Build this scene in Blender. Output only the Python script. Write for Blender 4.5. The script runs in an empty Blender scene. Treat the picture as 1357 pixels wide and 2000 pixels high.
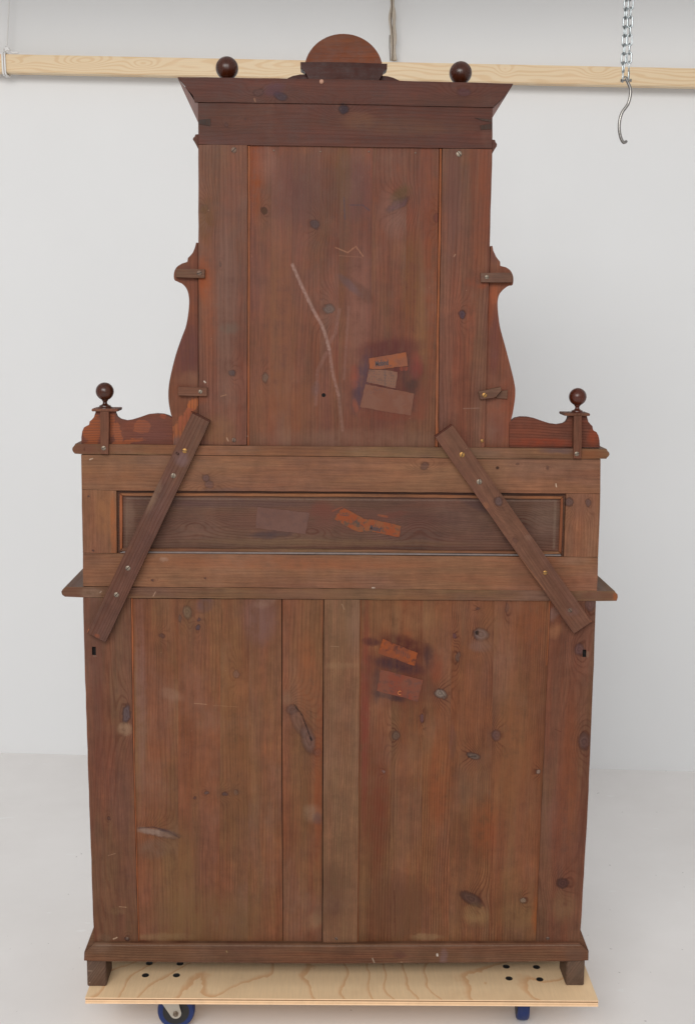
import bpy, bmesh, math, random
from mathutils import Vector, Matrix
from mathutils.geometry import tessellate_polygon
random.seed(7)
S = bpy.context.scene
COL = S.collection
R = math.radians

# ------------------------------------------------------------------ camera, world, lamps, exposure
F_PX, W_PX, H_PX = 2300.0, 1357.0, 2000.0
CAM_D, CAM_H = 2.8, 1.845
TILT, YAW, ROLL = 0.15992, 0.02385, 0.01167
fwd = Vector((math.sin(YAW) * math.cos(TILT), math.cos(YAW) * math.cos(TILT), -math.sin(TILT)))
right0 = Vector((math.cos(YAW), -math.sin(YAW), 0))
up0 = right0.cross(fwd)
right = math.cos(ROLL) * right0 + math.sin(ROLL) * up0
up = -math.sin(ROLL) * right0 + math.cos(ROLL) * up0
CAM = Vector((0, -CAM_D, CAM_H))
cd = bpy.data.cameras.new('camera')
cam = bpy.data.objects.new('camera', cd)
COL.objects.link(cam)
m = Matrix((right, up, -fwd)).transposed().to_4x4()
m.translation = CAM
cam.matrix_world = m
cd.sensor_fit = 'VERTICAL'
cd.sensor_height = 36.0
cd.lens = 36.0 * F_PX / H_PX
cd.clip_start, cd.clip_end = 0.05, 100
S.camera = cam

wd = bpy.data.worlds.new('World')
S.world = wd
wd.use_nodes = True
bg = wd.node_tree.nodes['Background']
bg.inputs['Color'].default_value = (0.97, 0.975, 0.98, 1)
bg.inputs['Strength'].default_value = 0.56


def lamp(name, loc, target, sx, sy, power, col):
    l = bpy.data.lights.new(name, 'AREA')
    l.shape = 'RECTANGLE'
    l.size, l.size_y, l.energy, l.color = sx, sy, power, col
    o = bpy.data.objects.new(name, l)
    COL.objects.link(o)
    o.location = loc
    o.rotation_euler = (Vector(target) - Vector(loc)).to_track_quat('-Z', 'Y').to_euler()
    return o


lamp('window_light', (-1.15, -5.2, 4.1), (0.2, 0.3, 0.7), 4.0, 2.0, 240, (1.0, 0.985, 0.96))
lamp('flash_light', (-0.12, -3.0, 2.25), (0.0, 0.0, 1.2), 0.34, 0.24, 6, (1.0, 0.98, 0.96))
S.view_settings.view_transform = 'Standard'
S.view_settings.look = 'None'
S.view_settings.exposure = 0
S.view_settings.gamma = 1


# ------------------------------------------------------------------ geometry helpers
def ray(px, py):
    return fwd + right * ((px - W_PX / 2) / F_PX) - up * ((py - H_PX / 2) / F_PX)


def P(px, py, y=0.0):
    """point of the place seen at photo position (px,py) on the upright plane at depth y"""
    d = ray(px, py)
    return CAM + d * ((y + CAM_D) / d.y)


def PZ(px, py, z):
    d = ray(px, py)
    return CAM + d * ((z - CAM_H) / d.z)


BASE = Vector((0.05, 0.0, 0.155))


def finish(name, bm, mats, parent=None, base=None, smooth=None, color=None):
    me = bpy.data.meshes.new(name)
    bmesh.ops.recalc_face_normals(bm, faces=bm.faces)
    bm.to_mesh(me)
    bm.free()
    for mm in (mats if isinstance(mats, (list, tuple)) else [mats]):
        me.materials.append(mm)
    o = bpy.data.objects.new(name, me)
    COL.objects.link(o)
    if parent is not None:
        o.parent = parent
    if smooth:
        me.shade_smooth()
        if smooth != True:
            me.set_sharp_from_angle(angle=R(smooth))
    if color:
        o.color = (*color, 1)
    else:
        o.color = (random.random(), random.random(), random.random(), 1)
    return o


def root_of(o):
    while o.parent is not None:
        o = o.parent
    return o


def prism(name, pts, y0, depth, mat, parent=None, origin=BASE, bevel=0.0012, world=False, holes=(), hole_mat=None,
          color=None, hole_depth=0.012, smooth=None, jitter=None):
    """outline (photo px on plane y0, or world x,z pairs) -> board with thickness"""
    def cv(p):
        if world:
            return Vector((p[0], y0, p[1]))
        return P(p[0], p[1], y0)
    if jitter is None:
        jitter = 0.38 if (bevel and bevel > 0.0005 and not world and len(pts) < 24) else 0
    if jitter:
        rj = random.Random(int(pts[0][0] * 13 + pts[0][1] * 7))
        q = []
        for i_, a_ in enumerate(pts):
            b_ = pts[(i_ + 1) % len(pts)]
            q.append(a_)
            ln = math.hypot(b_[0] - a_[0], b_[1] - a_[1])
            n_ = int(ln / (26 if jitter < .45 else 6))
            for k_ in range(1, n_):
                t_ = k_ / n_
                o_ = rj.uniform(-jitter, jitter)
                q.append((a_[0] + (b_[0] - a_[0]) * t_ - (b_[1] - a_[1]) / ln * o_, a_[1] + (b_[1] - a_[1]) * t_ + (b_[0] - a_[0]) / ln * o_))
        pts = q
        if jitter < .45:
            y0 += rj.uniform(0, .0005)
    loops = [[cv(p) - origin for p in pts]] + [[cv(p) - origin for p in h] for h in holes]
    bm = bmesh.new()
    flat, rings = [], []
    for lp in loops:
        vs = [bm.verts.new(v) for v in lp]
        rings.append(vs)
        flat += vs
    if holes:
        for t in tessellate_polygon([[Vector((v.x, v.z, 0)) for v in lp] for lp in loops]):
            try:
                bm.faces.new([flat[i] for i in t])
            except ValueError:
                pass
    else:
        bm.faces.new(rings[0])
    back = [bm.verts.new(v.co + Vector((0, depth, 0))) for v in rings[0]]
    n = len(back)
    rim = []
    for i in range(n):
        bm.faces.new([rings[0][i], rings[0][(i + 1) % n], back[(i + 1) % n], back[i]])
        e = bm.edges.get((rings[0][i], rings[0][(i + 1) % n]))
        rim.append(e)
    bm.faces.new(back[::-1])
    for ring in rings[1:]:
        bb = [bm.verts.new(v.co + Vector((0, hole_depth, 0))) for v in ring]
        k = len(bb)
        for i in range(k):
            f = bm.faces.new([ring[i], ring[(i + 1) % k], bb[(i + 1) % k], bb[i]])
            f.material_index = 1
        f = bm.faces.new(bb)
        f.material_index = 1
    if bevel:
        bmesh.ops.bevel(bm, geom=rim, offset=bevel, segments=2, profile=0.5, affect='EDGES', clamp_overlap=True)
    mats = [mat] + ([hole_mat] if hole_mat else [])
    return finish(name, bm, mats, parent, color=color, smooth=smooth)


def lathe(name, prof, mat, centre, parent=None, seg=36, axis='Z', smooth=50, capmat=None):
    bm = bmesh.new()
    rings = []
    for r, h in prof:
        ring = []
        for k in range(seg):
            a = 2 * math.pi * k / seg
            c, s = r * math.cos(a), r * math.sin(a)
            v = {'Z': (c, s, h), 'Y': (c, h, s), 'X': (h, c, s)}[axis]
            ring.append(bm.verts.new(Vector(centre) + Vector(v)))
        rings.append(ring)
    for a, b in zip(rings, rings[1:]):
        for k in range(seg):
            bm.faces.new([a[k], a[(k + 1) % seg], b[(k + 1) % seg], b[k]])
    bm.faces.new(rings[0][::-1])
    bm.faces.new(rings[-1])
    return finish(name, bm, mat, parent, smooth=smooth)


def tube_bm(bm, pts, rad, seg=8, closed=False, mi=0):
    n = len(pts)
    rings = []
    prev = None
    for i, p in enumerate(pts):
        if closed:
            t = (pts[(i + 1) % n] - pts[i - 1]).normalized()
        else:
            t = (pts[min(i + 1, n - 1)] - pts[max(i - 1, 0)]).normalized()
        if prev is None:
            prev = t.orthogonal().normalized()
        a = (prev - t * prev.dot(t)).normalized()
        prev = a
        b = t.cross(a)
        r = rad(i / (n - 1)) if callable(rad) else rad
        rings.append([bm.verts.new(p + (a * math.cos(2 * math.pi * k / seg) + b * math.sin(2 * math.pi * k / seg)) * r)
                      for k in range(seg)])
    m_ = n if closed else n - 1
    for i in range(m_):
        A, B = rings[i], rings[(i + 1) % n]
        for k in range(seg):
            f = bm.faces.new([A[k], A[(k + 1) % seg], B[(k + 1) % seg], B[k]])
            f.material_index = mi
    if not closed:
        bm.faces.new(rings[0][::-1])
        bm.faces.new(rings[-1])


def spline(pts, n=8):
    out = []
    q = [pts[0]] + list(pts) + [pts[-1]]
    for i in range(1, len(q) - 2):
        for k in range(n):
            t = k / n
            a, b, c, d = q[i - 1], q[i], q[i + 1], q[i + 2]
            out.append(tuple(0.5 * (2 * b[j] + (c[j] - a[j]) * t + (2 * a[j] - 5 * b[j] + 4 * c[j] - d[j]) * t * t +
                                    (3 * b[j] - a[j] - 3 * c[j] + d[j]) * t ** 3) for j in range(len(b))))
    out.append(tuple(pts[-1]))
    return out


def box_bm(bm, lo, hi, mi=0):
    xs, ys, zs = zip(lo, hi)
    v = [bm.verts.new((x, y, z)) for z in zs for y in ys for x in xs]
    for f in ((0, 1, 3, 2), (4, 6, 7, 5), (0, 4, 5, 1), (1, 5, 7, 3), (3, 7, 6, 2), (2, 6, 4, 0)):
        bm.faces.new([v[i] for i in f]).material_index = mi


def empty(name, loc, label, cat, group=None):
    o = bpy.data.objects.new(name, None)
    o.empty_display_size = 0.1
    COL.objects.link(o)
    o.location = loc
    tag(o, label, cat, group)
    return o


def tag(o, label=None, cat=None, group=None, kind=None):
    for k, v in (('label', label), ('category', cat), ('group', group), ('kind', kind)):
        if v:
            o[k] = v
    return o


# ------------------------------------------------------------------ material helpers
def lin(c):
    c /= 255.0
    return c / 12.92 if c <= 0.04045 else ((c + 0.055) / 1.055) ** 2.4


KL = 1.09
SPC = 0.009


def C(r, g, b, k=None):
    k = KL if k is None else k
    return tuple(max(lin(q) - SPC, lin(q) * .25) / (k * t) for q, t in ((r, 1.0), (g, 1.05), (b, 1.13))) + (1,)


class NT:
    def __init__(self, name):
        self.m = bpy.data.materials.new(name)
        self.m.use_nodes = True
        self.t = self.m.node_tree
        self.n = self.t.nodes
        self.bsdf = self.n['Principled BSDF']

    def put(self, sock, v):
        if isinstance(v, bpy.types.NodeSocket):
            self.t.links.new(v, sock)
        elif v is not None:
            sock.default_value = v

    def M(self, op, a, b=None, c=None, clamp=False):
        x = self.n.new('ShaderNodeMath')
        x.operation = op
        x.use_clamp = clamp
        self.put(x.inputs[0], a)
        if b is not None:
            self.put(x.inputs[1], b)
        if c is not None:
            self.put(x.inputs[2], c)
        return x.outputs[0]

    def add(self, a, b): return self.M('ADD', a, b)
    def sub(self, a, b): return self.M('SUBTRACT', a, b)
    def mul(self, a, b): return self.M('MULTIPLY', a, b)

    def ramp(self, v, lo, hi, a=0.0, b=1.0, smooth=True):
        x = self.n.new('ShaderNodeMapRange')
        x.interpolation_type = 'SMOOTHSTEP' if smooth else 'LINEAR'
        self.put(x.inputs[0], v)
        for i, q in enumerate((lo, hi, a, b)):
            self.put(x.inputs[1 + i], q)
        return x.outputs[0]

    def mix(self, f, a, b, mode='MIX'):
        x = self.n.new('ShaderNodeMix')
        x.data_type = 'RGBA'
        x.blend_type = mode
        self.put(x.inputs[0], f)
        self.put(x.inputs[6], a)
        self.put(x.inputs[7], b)
        return x.outputs[2]

    def xyz(self, a, b, c):
        x = self.n.new('ShaderNodeCombineXYZ')
        for i, q in enumerate((a, b, c)):
            self.put(x.inputs[i], q)
        return x.outputs[0]

    def noise(self, vec, scale=1.0, detail=2.0, rough=0.5, dist=0.0, dim='3D'):
        x = self.n.new('ShaderNodeTexNoise')
        x.noise_dimensions = dim
        self.put(x.inputs['Vector'], vec)
        x.inputs['Scale'].default_value = scale
        x.inputs['Detail'].default_value = detail
        x.inputs['Roughness'].default_value = rough
        x.inputs['Distortion'].default_value = dist
        return x.outputs[0]

    def obj(self):
        x = self.n.new('ShaderNodeTexCoord')
        s = self.n.new('ShaderNodeSeparateXYZ')
        self.t.links.new(x.outputs['Object'], s.inputs[0])
        return s.outputs[0], s.outputs[1], s.outputs[2]

    def ocol(self):
        x = self.n.new('ShaderNodeObjectInfo')
        s = self.n.new('ShaderNodeSeparateColor')
        self.t.links.new(x.outputs['Color'], s.inputs[0])
        return s.outputs[0], s.outputs[1], s.outputs[2]

    def bump(self, h, strength=0.3, dist=0.001):
        b = self.n.new('ShaderNodeBump')
        b.inputs['Strength'].default_value = strength
        b.inputs['Distance'].default_value = dist
        self.put(b.inputs['Height'], h)
        self.t.links.new(b.outputs[0], self.bsdf.inputs['Normal'])

    def out(self, col=None, rough=None, metal=None, spec=None):
        for k, v in (('Base Color', col), ('Roughness', rough), ('Metallic', metal), ('Specular IOR Level', spec)):
            if v is not None:
                self.put(self.bsdf.inputs[k], v)
        return self.m


def ell(nt, V, cx, cz, rx, rz, ang):
    """squared elliptic distance"""
    x = nt.n.new('ShaderNodeMapping')
    x.vector_type = 'TEXTURE'
    nt.t.links.new(V, x.inputs[0])
    x.inputs[1].default_value = (cx, cz, 0)
    x.inputs[2].default_value = (0, 0, ang)
    x.inputs[3].default_value = (rx, rz, 1)
    y = nt.n.new('ShaderNodeVectorMath')
    y.operation = 'DOT_PRODUCT'
    nt.t.links.new(x.outputs[0], y.inputs[0])
    nt.t.links.new(x.outputs[0], y.inputs[1])
    return y.outputs['Value']


def seg(nt, V, ax, az, bx, bz):
    """distance to a straight stroke"""
    x = nt.n.new('ShaderNodeMapping')
    x.vector_type = 'TEXTURE'
    nt.t.links.new(V, x.inputs[0])
    x.inputs[1].default_value = (ax, az, 0)
    x.inputs[2].default_value = (0, 0, math.atan2(bz - az, bx - ax))
    L = math.hypot(bx - ax, bz - az)
    # t - clamp(t, 0, L)
    c = nt.n.new('ShaderNodeVectorMath')
    c.operation = 'MAXIMUM'
    nt.t.links.new(x.outputs[0], c.inputs[0])
    c.inputs[1].default_value = (0, 0, 0)
    c2 = nt.n.new('ShaderNodeVectorMath')
    c2.operation = 'MINIMUM'
    nt.t.links.new(c.outputs[0], c2.inputs[0])
    c2.inputs[1].default_value = (L, 0, 0)
    y = nt.n.new('ShaderNodeVectorMath')
    y.operation = 'DISTANCE'
    nt.t.links.new(x.outputs[0], y.inputs[0])
    nt.t.links.new(c2.outputs[0], y.inputs[1])
    return y.outputs['Value']


PXM = CAM_D / F_PX * 1.02     # metres per photo pixel on the back plane
DARK = (70, 52, 50)
GREY = (112, 98, 94)


def wood(name, base=(117, 77, 60), olive=(116, 88, 64), purple=(108, 80, 76), red=(124, 66, 46), grain=0.0,
         knots=(), smudges=(), lines=(), origin=BASE, rf=115.0, warp=1.0, ring=0.34, rough=0.55, spec=0.17,
         w=(0.6, 0.32, 0.42), seedmul=1.0, tone=0.13, coord='XZ', dust=0.25):
    """aged stained pine. grain: angle of the fibres from upright. knots/smudges/lines given in photo px on the back plane"""
    nt = NT(name)
    X0, Y0, Z0 = nt.obj()
    A, B, Cc = (X0, Z0, Y0) if coord == 'XZ' else (X0, Y0, Z0)
    r, g, b = nt.ocol()
    ca, sa = math.cos(grain), math.sin(grain)
    # u across the fibres, v along
    u = nt.M('MULTIPLY_ADD', A, ca, nt.mul(B, -sa))
    v = nt.M('MULTIPLY_ADD', A, sa, nt.mul(B, ca))
    seed = nt.mul(r, 37.0 * seedmul)
    un = nt.add(u, nt.mul(r, 3.1 * seedmul))
    # knot displaced ring field
    low = nt.noise(nt.xyz(nt.mul(un, 5.0), nt.mul(v, 0.9), seed), 1.0, 2.0, 0.5)
    f = nt.M('MULTIPLY_ADD', un, rf, nt.mul(low, 9.0 * warp))
    fine_w = nt.noise(nt.xyz(nt.mul(un, 30), nt.mul(v, 5), seed), 1.0, 2, 0.5)
    f = nt.M('MULTIPLY_ADD', fine_w, 1.6 * warp, f)
    wob = nt.noise(nt.xyz(nt.mul(A, 45), nt.mul(B, 45), seed), 1.0, 3, 0.6)
    wx = nt.M('MULTIPLY_ADD', wob, 0.012, nt.sub(A, 0.006))
    wz = nt.M('MULTIPLY_ADD', wob, -0.014, nt.add(B, 0.007))
    wf = nt.noise(nt.xyz(nt.mul(A, 170), nt.mul(B, 170), seed), 1.0, 2, 0.6)
    wx = nt.M('MULTIPLY_ADD', wf, 0.005, nt.sub(wx, 0.0025))
    wz = nt.M('MULTIPLY_ADD', wf, -0.005, nt.add(wz, 0.0025))
    VA, VW = nt.xyz(A, B, 0.0), nt.xyz(wx, wz, 0.0)
    masks = []
    near = None
    for k in knots:
        px, py, rx, rz = k[:4]
        ang = R(k[4]) if len(k) > 4 else 0
        st = k[5] if len(k) > 5 else 0.8
        kc = k[6] if len(k) > 6 else None
        p = P(px, py) - origin
        d = ell(nt, VW, p.x, p.z, rx * PXM, rz * PXM, ang)
        kx, kz = min(rx, 12), min(rz, 14)
        dd = ell(nt, VA, p.x, p.z, kx * PXM * (2.3 if ca > .5 else 3.6), kz * PXM * (3.6 if ca > .5 else 2.3), ang * 0.5)
        bump_ = nt.M('EXPONENT', nt.mul(dd, -1.0))
        near = bump_ if near is None else nt.M('MAXIMUM', near, bump_)
        f = nt.M('MULTIPLY_ADD', bump_, (5.0 if px % 2 < 1 else -5.0) * (.3 + .7 * min(1, rx / 9.0)), f)
        masks.append((d, st, kc))
    ringv = nt.M('SINE', nt.mul(f, 2 * math.pi))
    ringm = nt.ramp(ringv, 0.1, 1.0)
    ringa = nt.ramp(nt.noise(nt.xyz(nt.mul(un, 9), nt.mul(v, 1.3), nt.add(seed, 4)), 1, 2, 0.5), 0.34, 0.66)
    # colour patches, stretched along the fibres
    def patch(k, su, sv, lo, hi):
        return nt.ramp(nt.noise(nt.xyz(nt.mul(un, su), nt.mul(v, sv), nt.add(seed, k)), 1.0, 4, 0.62), lo, hi)
    col = nt.mix(nt.mul(patch(1.3, 14, 2.2, 0.36, 0.66), w[0]), C(*base), C(*olive))
    col = nt.mix(nt.mul(patch(7.7, 8, 3.0, 0.42, 0.7), w[1]), col, C(*purple))
    col = nt.mix(nt.mul(patch(13.1, 17, 1.4, 0.48, 0.7), w[2]), col, C(*red))
    # streaks
    st = nt.noise(nt.xyz(nt.mul(un, 70), nt.mul(v, 1.8), seed), 1.0, 4, 0.65)
    col = nt.mix(1.0, col, nt.xyz(*[nt.ramp(st, 0.25, 0.75, 0.82, 1.17, False)] * 3), 'MULTIPLY')
    fib = nt.noise(nt.xyz(nt.mul(un, 520), nt.mul(v, 16), seed), 1.0, 3, 0.7)
    col = nt.mix(1.0, col, nt.xyz(*[nt.ramp(fib, 0.25, 0.75, 0.77, 1.23, False)] * 3), 'MULTIPLY')
    mot = nt.noise(nt.xyz(nt.mul(A, 26), nt.mul(B, 26), nt.add(seed, 2)), 1.0, 5, 0.7)
    col = nt.mix(1.0, col, nt.xyz(*[nt.ramp(mot, 0.25, 0.75, 0.80, 1.19, False)] * 3), 'MULTIPLY')
    big = nt.noise(nt.xyz(nt.mul(A, 4.5), nt.mul(B, 4.5), nt.add(seed, 31)), 1.0, 4, 0.6)
    col = nt.mix(1.0, col, nt.xyz(*[nt.ramp(big, 0.3, 0.7, 0.84, 1.14, False)] * 3), 'MULTIPLY')
    # rings, clearer where they bend round a knot
    if near is not None:
        ringa = nt.M('MAXIMUM', ringa, nt.mul(near, 1.5))
    rg = nt.M('MULTIPLY', nt.mul(ringm, ringa), ring, clamp=True)
    col = nt.mix(rg, col, C(74, 40, 30))
    # board tone
    tm = nt.M('MULTIPLY_ADD', g, 2 * tone, 1 - tone)
    col = nt.mix(1.0, col, nt.xyz(tm, tm, tm), 'MULTIPLY')
    # knots
    for d, stt, kc in masks:
        halo = nt.M('EXPONENT', nt.mul(d, -0.35))
        col = nt.mix(nt.mul(halo, 0.35 * stt), col, C(84, 60, 52))
        core = nt.ramp(d, 1.25, 0.55)
        rngs = nt.ramp(nt.M('SINE', nt.mul(nt.M('SQRT', d), 14.0)), -1, 1, 0.75, 1.12)
        kcol = nt.mix(1.0, C(*(kc or (82, 60, 58))), nt.xyz(rngs, rngs, rngs), 'MULTIPLY')
        col = nt.mix(nt.mul(core, stt * .95), col, kcol)
        edge = nt.mul(nt.ramp(d, 0.55, 0.95), nt.ramp(d, 1.7, 1.05))
        col = nt.mix(nt.mul(edge, 0.6 * stt), col, C(50, 34, 32))
    for s in smudges:
        px, py, rx, rz, ang, cc, al = s[:7]
        if not (len(s) > 7) and cc[1] > 96:
            al *= .6
        hard = s[7] if len(s) > 7 else 0
        p = P(px, py) - origin
        d = ell(nt, VW if not hard == 2 else VA, p.x, p.z, rx * PXM, rz * PXM, R(ang))
        if hard == 2:
            mk = nt.ramp(d, 1.1, 0.8)
        elif hard:
            dj = nt.add(nt.M('MULTIPLY_ADD', nt.sub(st, .5), 3.2, d), nt.mul(nt.sub(mot, .5), 3.4))
            mk = nt.mul(nt.ramp(dj, 1.15, 0.75), nt.ramp(ringm, 0.1, 1.0, 1.0, 0.4))
        else:
            mk = nt.mul(nt.ramp(nt.M('MULTIPLY_ADD', nt.sub(mot, .5), 1.6, d), 1.9, 0.0), nt.ramp(nt.add(mot, nt.mul(st, 0.6)), 0.45, 1.0))
        col = nt.mix(nt.mul(mk, al), col, C(*cc))
    VL = nt.xyz(nt.M('MULTIPLY_ADD', wf, 0.003, nt.sub(A, .0015)), B, 0.0)
    for (pts, wd_, cc, al) in lines:
        dm = None
        for (q0, q1) in zip(pts, pts[1:]):
            a0, a1 = P(*q0) - origin, P(*q1) - origin
            d = seg(nt, VL, a0.x, a0.z, a1.x, a1.z)
            dm = d if dm is None else nt.M('MINIMUM', dm, d)
        mk = nt.mul(nt.ramp(dm, wd_ * PXM, wd_ * PXM * 0.25), nt.ramp(nt.add(wf, nt.mul(fib, 0.3)), 0.45, 0.85, 0.5, 1.0))
        col = nt.mix(nt.mul(mk, al * (.62 if wd_ < 2.5 and cc[0] > 150 else .8)), col, C(*cc))
    # dust veil and a few paint specks
    dv = nt.ramp(nt.noise(nt.xyz(nt.mul(A, 4.2), nt.mul(B, 3.1), nt.add(seed, 21)), 1.0, 5, 0.68), 0.5, 0.78)
    col = nt.mix(nt.mul(dv, dust), col, C(138, 112, 100))
    sp = nt.ramp(nt.noise(nt.xyz(nt.mul(A, 160), nt.mul(B, 160), nt.add(seed, 9)), 1.0, 1, 0.4), 0.835, 0.86)
    col = nt.mix(nt.mul(sp, 0.4), col, C(168, 138, 118))
    nt.bump(nt.add(nt.mul(fib, 0.7), nt.M('MULTIPLY_ADD', st, 1.2, nt.mul(ringm, -0.35))), 0.35, 0.0012)
    rr = nt.ramp(nt.add(mot, nt.mul(fib, 0.3)), 0.4, 0.9, rough - 0.08, rough + 0.12)
    return nt.out(col, rr, spec=spec)


def plain(name, col, rough=0.5, metal=0.0, var=0.12, scale=60, spec=0.5, bump=0.0):
    nt = NT(name)
    X, Y, Z = nt.obj()
    n = nt.noise(nt.xyz(X, Y, Z), scale, 4, 0.6)
    k = nt.ramp(n, 0.25, 0.75, 1 - var, 1 + var, False)
    c = nt.mix(1.0, col, nt.xyz(k, k, k), 'MULTIPLY')
    if bump:
        nt.bump(n, bump, 0.001)
    return nt.out(c, nt.ramp(n, 0.3, 0.7, rough - 0.06, rough + 0.06), metal, spec)


# ------------------------------------------------------------------ the setting: wall and floor
def wall_mat():
    nt = NT('painted_wall')
    X, Y, Z = nt.obj()
    n = nt.noise(nt.xyz(X, Y, Z), 0.8, 4, 0.55)
    k = nt.ramp(n, 0.3, 0.7, 0.975, 1.02, False)
    c = nt.mix(1.0, (0.80, 0.805, 0.81, 1), nt.xyz(k, k, k), 'MULTIPLY')
    f = nt.noise(nt.xyz(X, Y, Z), 90, 3, 0.6)
    nt.bump(f, 0.12, 0.001)
    # slightly darker, warmer strip with a ragged edge at the foot of the wall
    foot = nt.mul(nt.ramp(nt.add(Z, nt.mul(nt.noise(nt.xyz(X, Y, Z), 3.0, 4, 0.6), 0.2)), 0.17, 0.06), 0.10)
    c = nt.mix(foot, c, (0.60, 0.57, 0.54, 1))
    return nt.out(c, 0.75, spec=0.25)


def floor_mat():
    nt = NT('painted_floor')
    X, Y, Z = nt.obj()
    n = nt.noise(nt.xyz(X, Y, 0.0), 1.3, 6, 0.62)
    c = nt.mix(nt.ramp(n, 0.3, 0.72), (0.86, 0.835, 0.82, 1), (0.80, 0.772, 0.755, 1))
    n2 = nt.noise(nt.xyz(nt.mul(X, 1.0), nt.mul(Y, 3.0), 3.0), 2.6, 5, 0.7)
    c = nt.mix(nt.mul(nt.ramp(n2, 0.55, 0.8), 0.25), c, (0.80, 0.785, 0.77, 1))
    n3 = nt.noise(nt.xyz(X, Y, 8.0), 38, 2, 0.5)
    c = nt.mix(nt.mul(nt.ramp(n3, 0.73, 0.765), 0.6), c, (0.33, 0.31, 0.30, 1))
    n4 = nt.noise(nt.xyz(X, nt.mul(Y, 2.5), 5.0), 9, 2, 0.5)
    c = nt.mix(nt.mul(nt.ramp(n4, 0.70, 0.74), 0.7), c, (0.88, 0.87, 0.86, 1))
    nt.bump(nt.noise(nt.xyz(X, Y, 0.0), 40, 4, 0.6), 0.08, 0.001)
    return nt.out(c, nt.ramp(n, 0.3, 0.7, 0.42, 0.6), spec=0.35)


wl, wr = PZ(0, 1470, 0.0), PZ(1357, 1507, 0.0)
wdir = (wr - wl).normalized()
wnorm = Vector((wdir.y, -wdir.x, 0))     # towards the camera


def WALL(px, py, off=0.0):
    """point at photo position on the plane standing `off` metres in front of the wall"""
    d = ray(px, py)
    o = wl + wnorm * off
    return CAM + d * ((o - CAM).dot(wnorm) / d.dot(wnorm))


bm = bmesh.new()
a, b = wl - wdir * 6, wr + wdir * 6
nseg = 24
for i in range(nseg):
    pass
v = [bm.verts.new(p) for p in (a, b, b + Vector((0, 0, 5.2)), a + Vector((0, 0, 5.2)),
                                a - wnorm * .1, b - wnorm * .1, b - wnorm * .1 + Vector((0, 0, 5.2)), a - wnorm * .1 + Vector((0, 0, 5.2)))]
for f in ((0, 1, 2, 3), (4, 7, 6, 5), (0, 4, 5, 1), (3, 2, 6, 7), (0, 3, 7, 4), (1, 5, 6, 2)):
    bm.faces.new([v[i] for i in f])
tag(finish('wall', bm, wall_mat()), 'plain off white studio wall behind the cabinet', kind='structure')
bm = bmesh.new()
v = [bm.verts.new(p) for p in (Vector((-9, -8, 0)), Vector((9, -8, 0)), Vector((9, 7, 0)), Vector((-9, 7, 0)))]
bm.faces.new(v)
tag(finish('floor', bm, floor_mat()), 'smooth pale painted studio floor with faint scuffs', kind='structure')

bm = bmesh.new()
box_bm(bm, (-8, 0.75, 3.2), (8, 3.2, 3.3))  # unseen slab added to keep light off the top of the wall
tag(finish('unseen_ceiling', bm, plain('unseen_ceiling_paint', (0.8, 0.8, 0.79, 1), .8, 0, .02, 2)), 'white ceiling slab, added to shade the top of the wall', kind='structure')

# ------------------------------------------------------------------ colours and woods of the cabinet
LS = (150, 118, 102)     # dusty light
up_args = dict(base=(107, 68, 56), olive=(104, 76, 58), purple=(100, 71, 68), red=(114, 58, 42))
mid_args = dict(base=(124, 86, 66), olive=(122, 91, 70), purple=(117, 88, 80), red=(132, 80, 60), grain=R(90))
low_args = dict(base=(116, 75, 56), olive=(112, 86, 60), purple=(106, 78, 72), red=(118, 68, 46))

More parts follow.
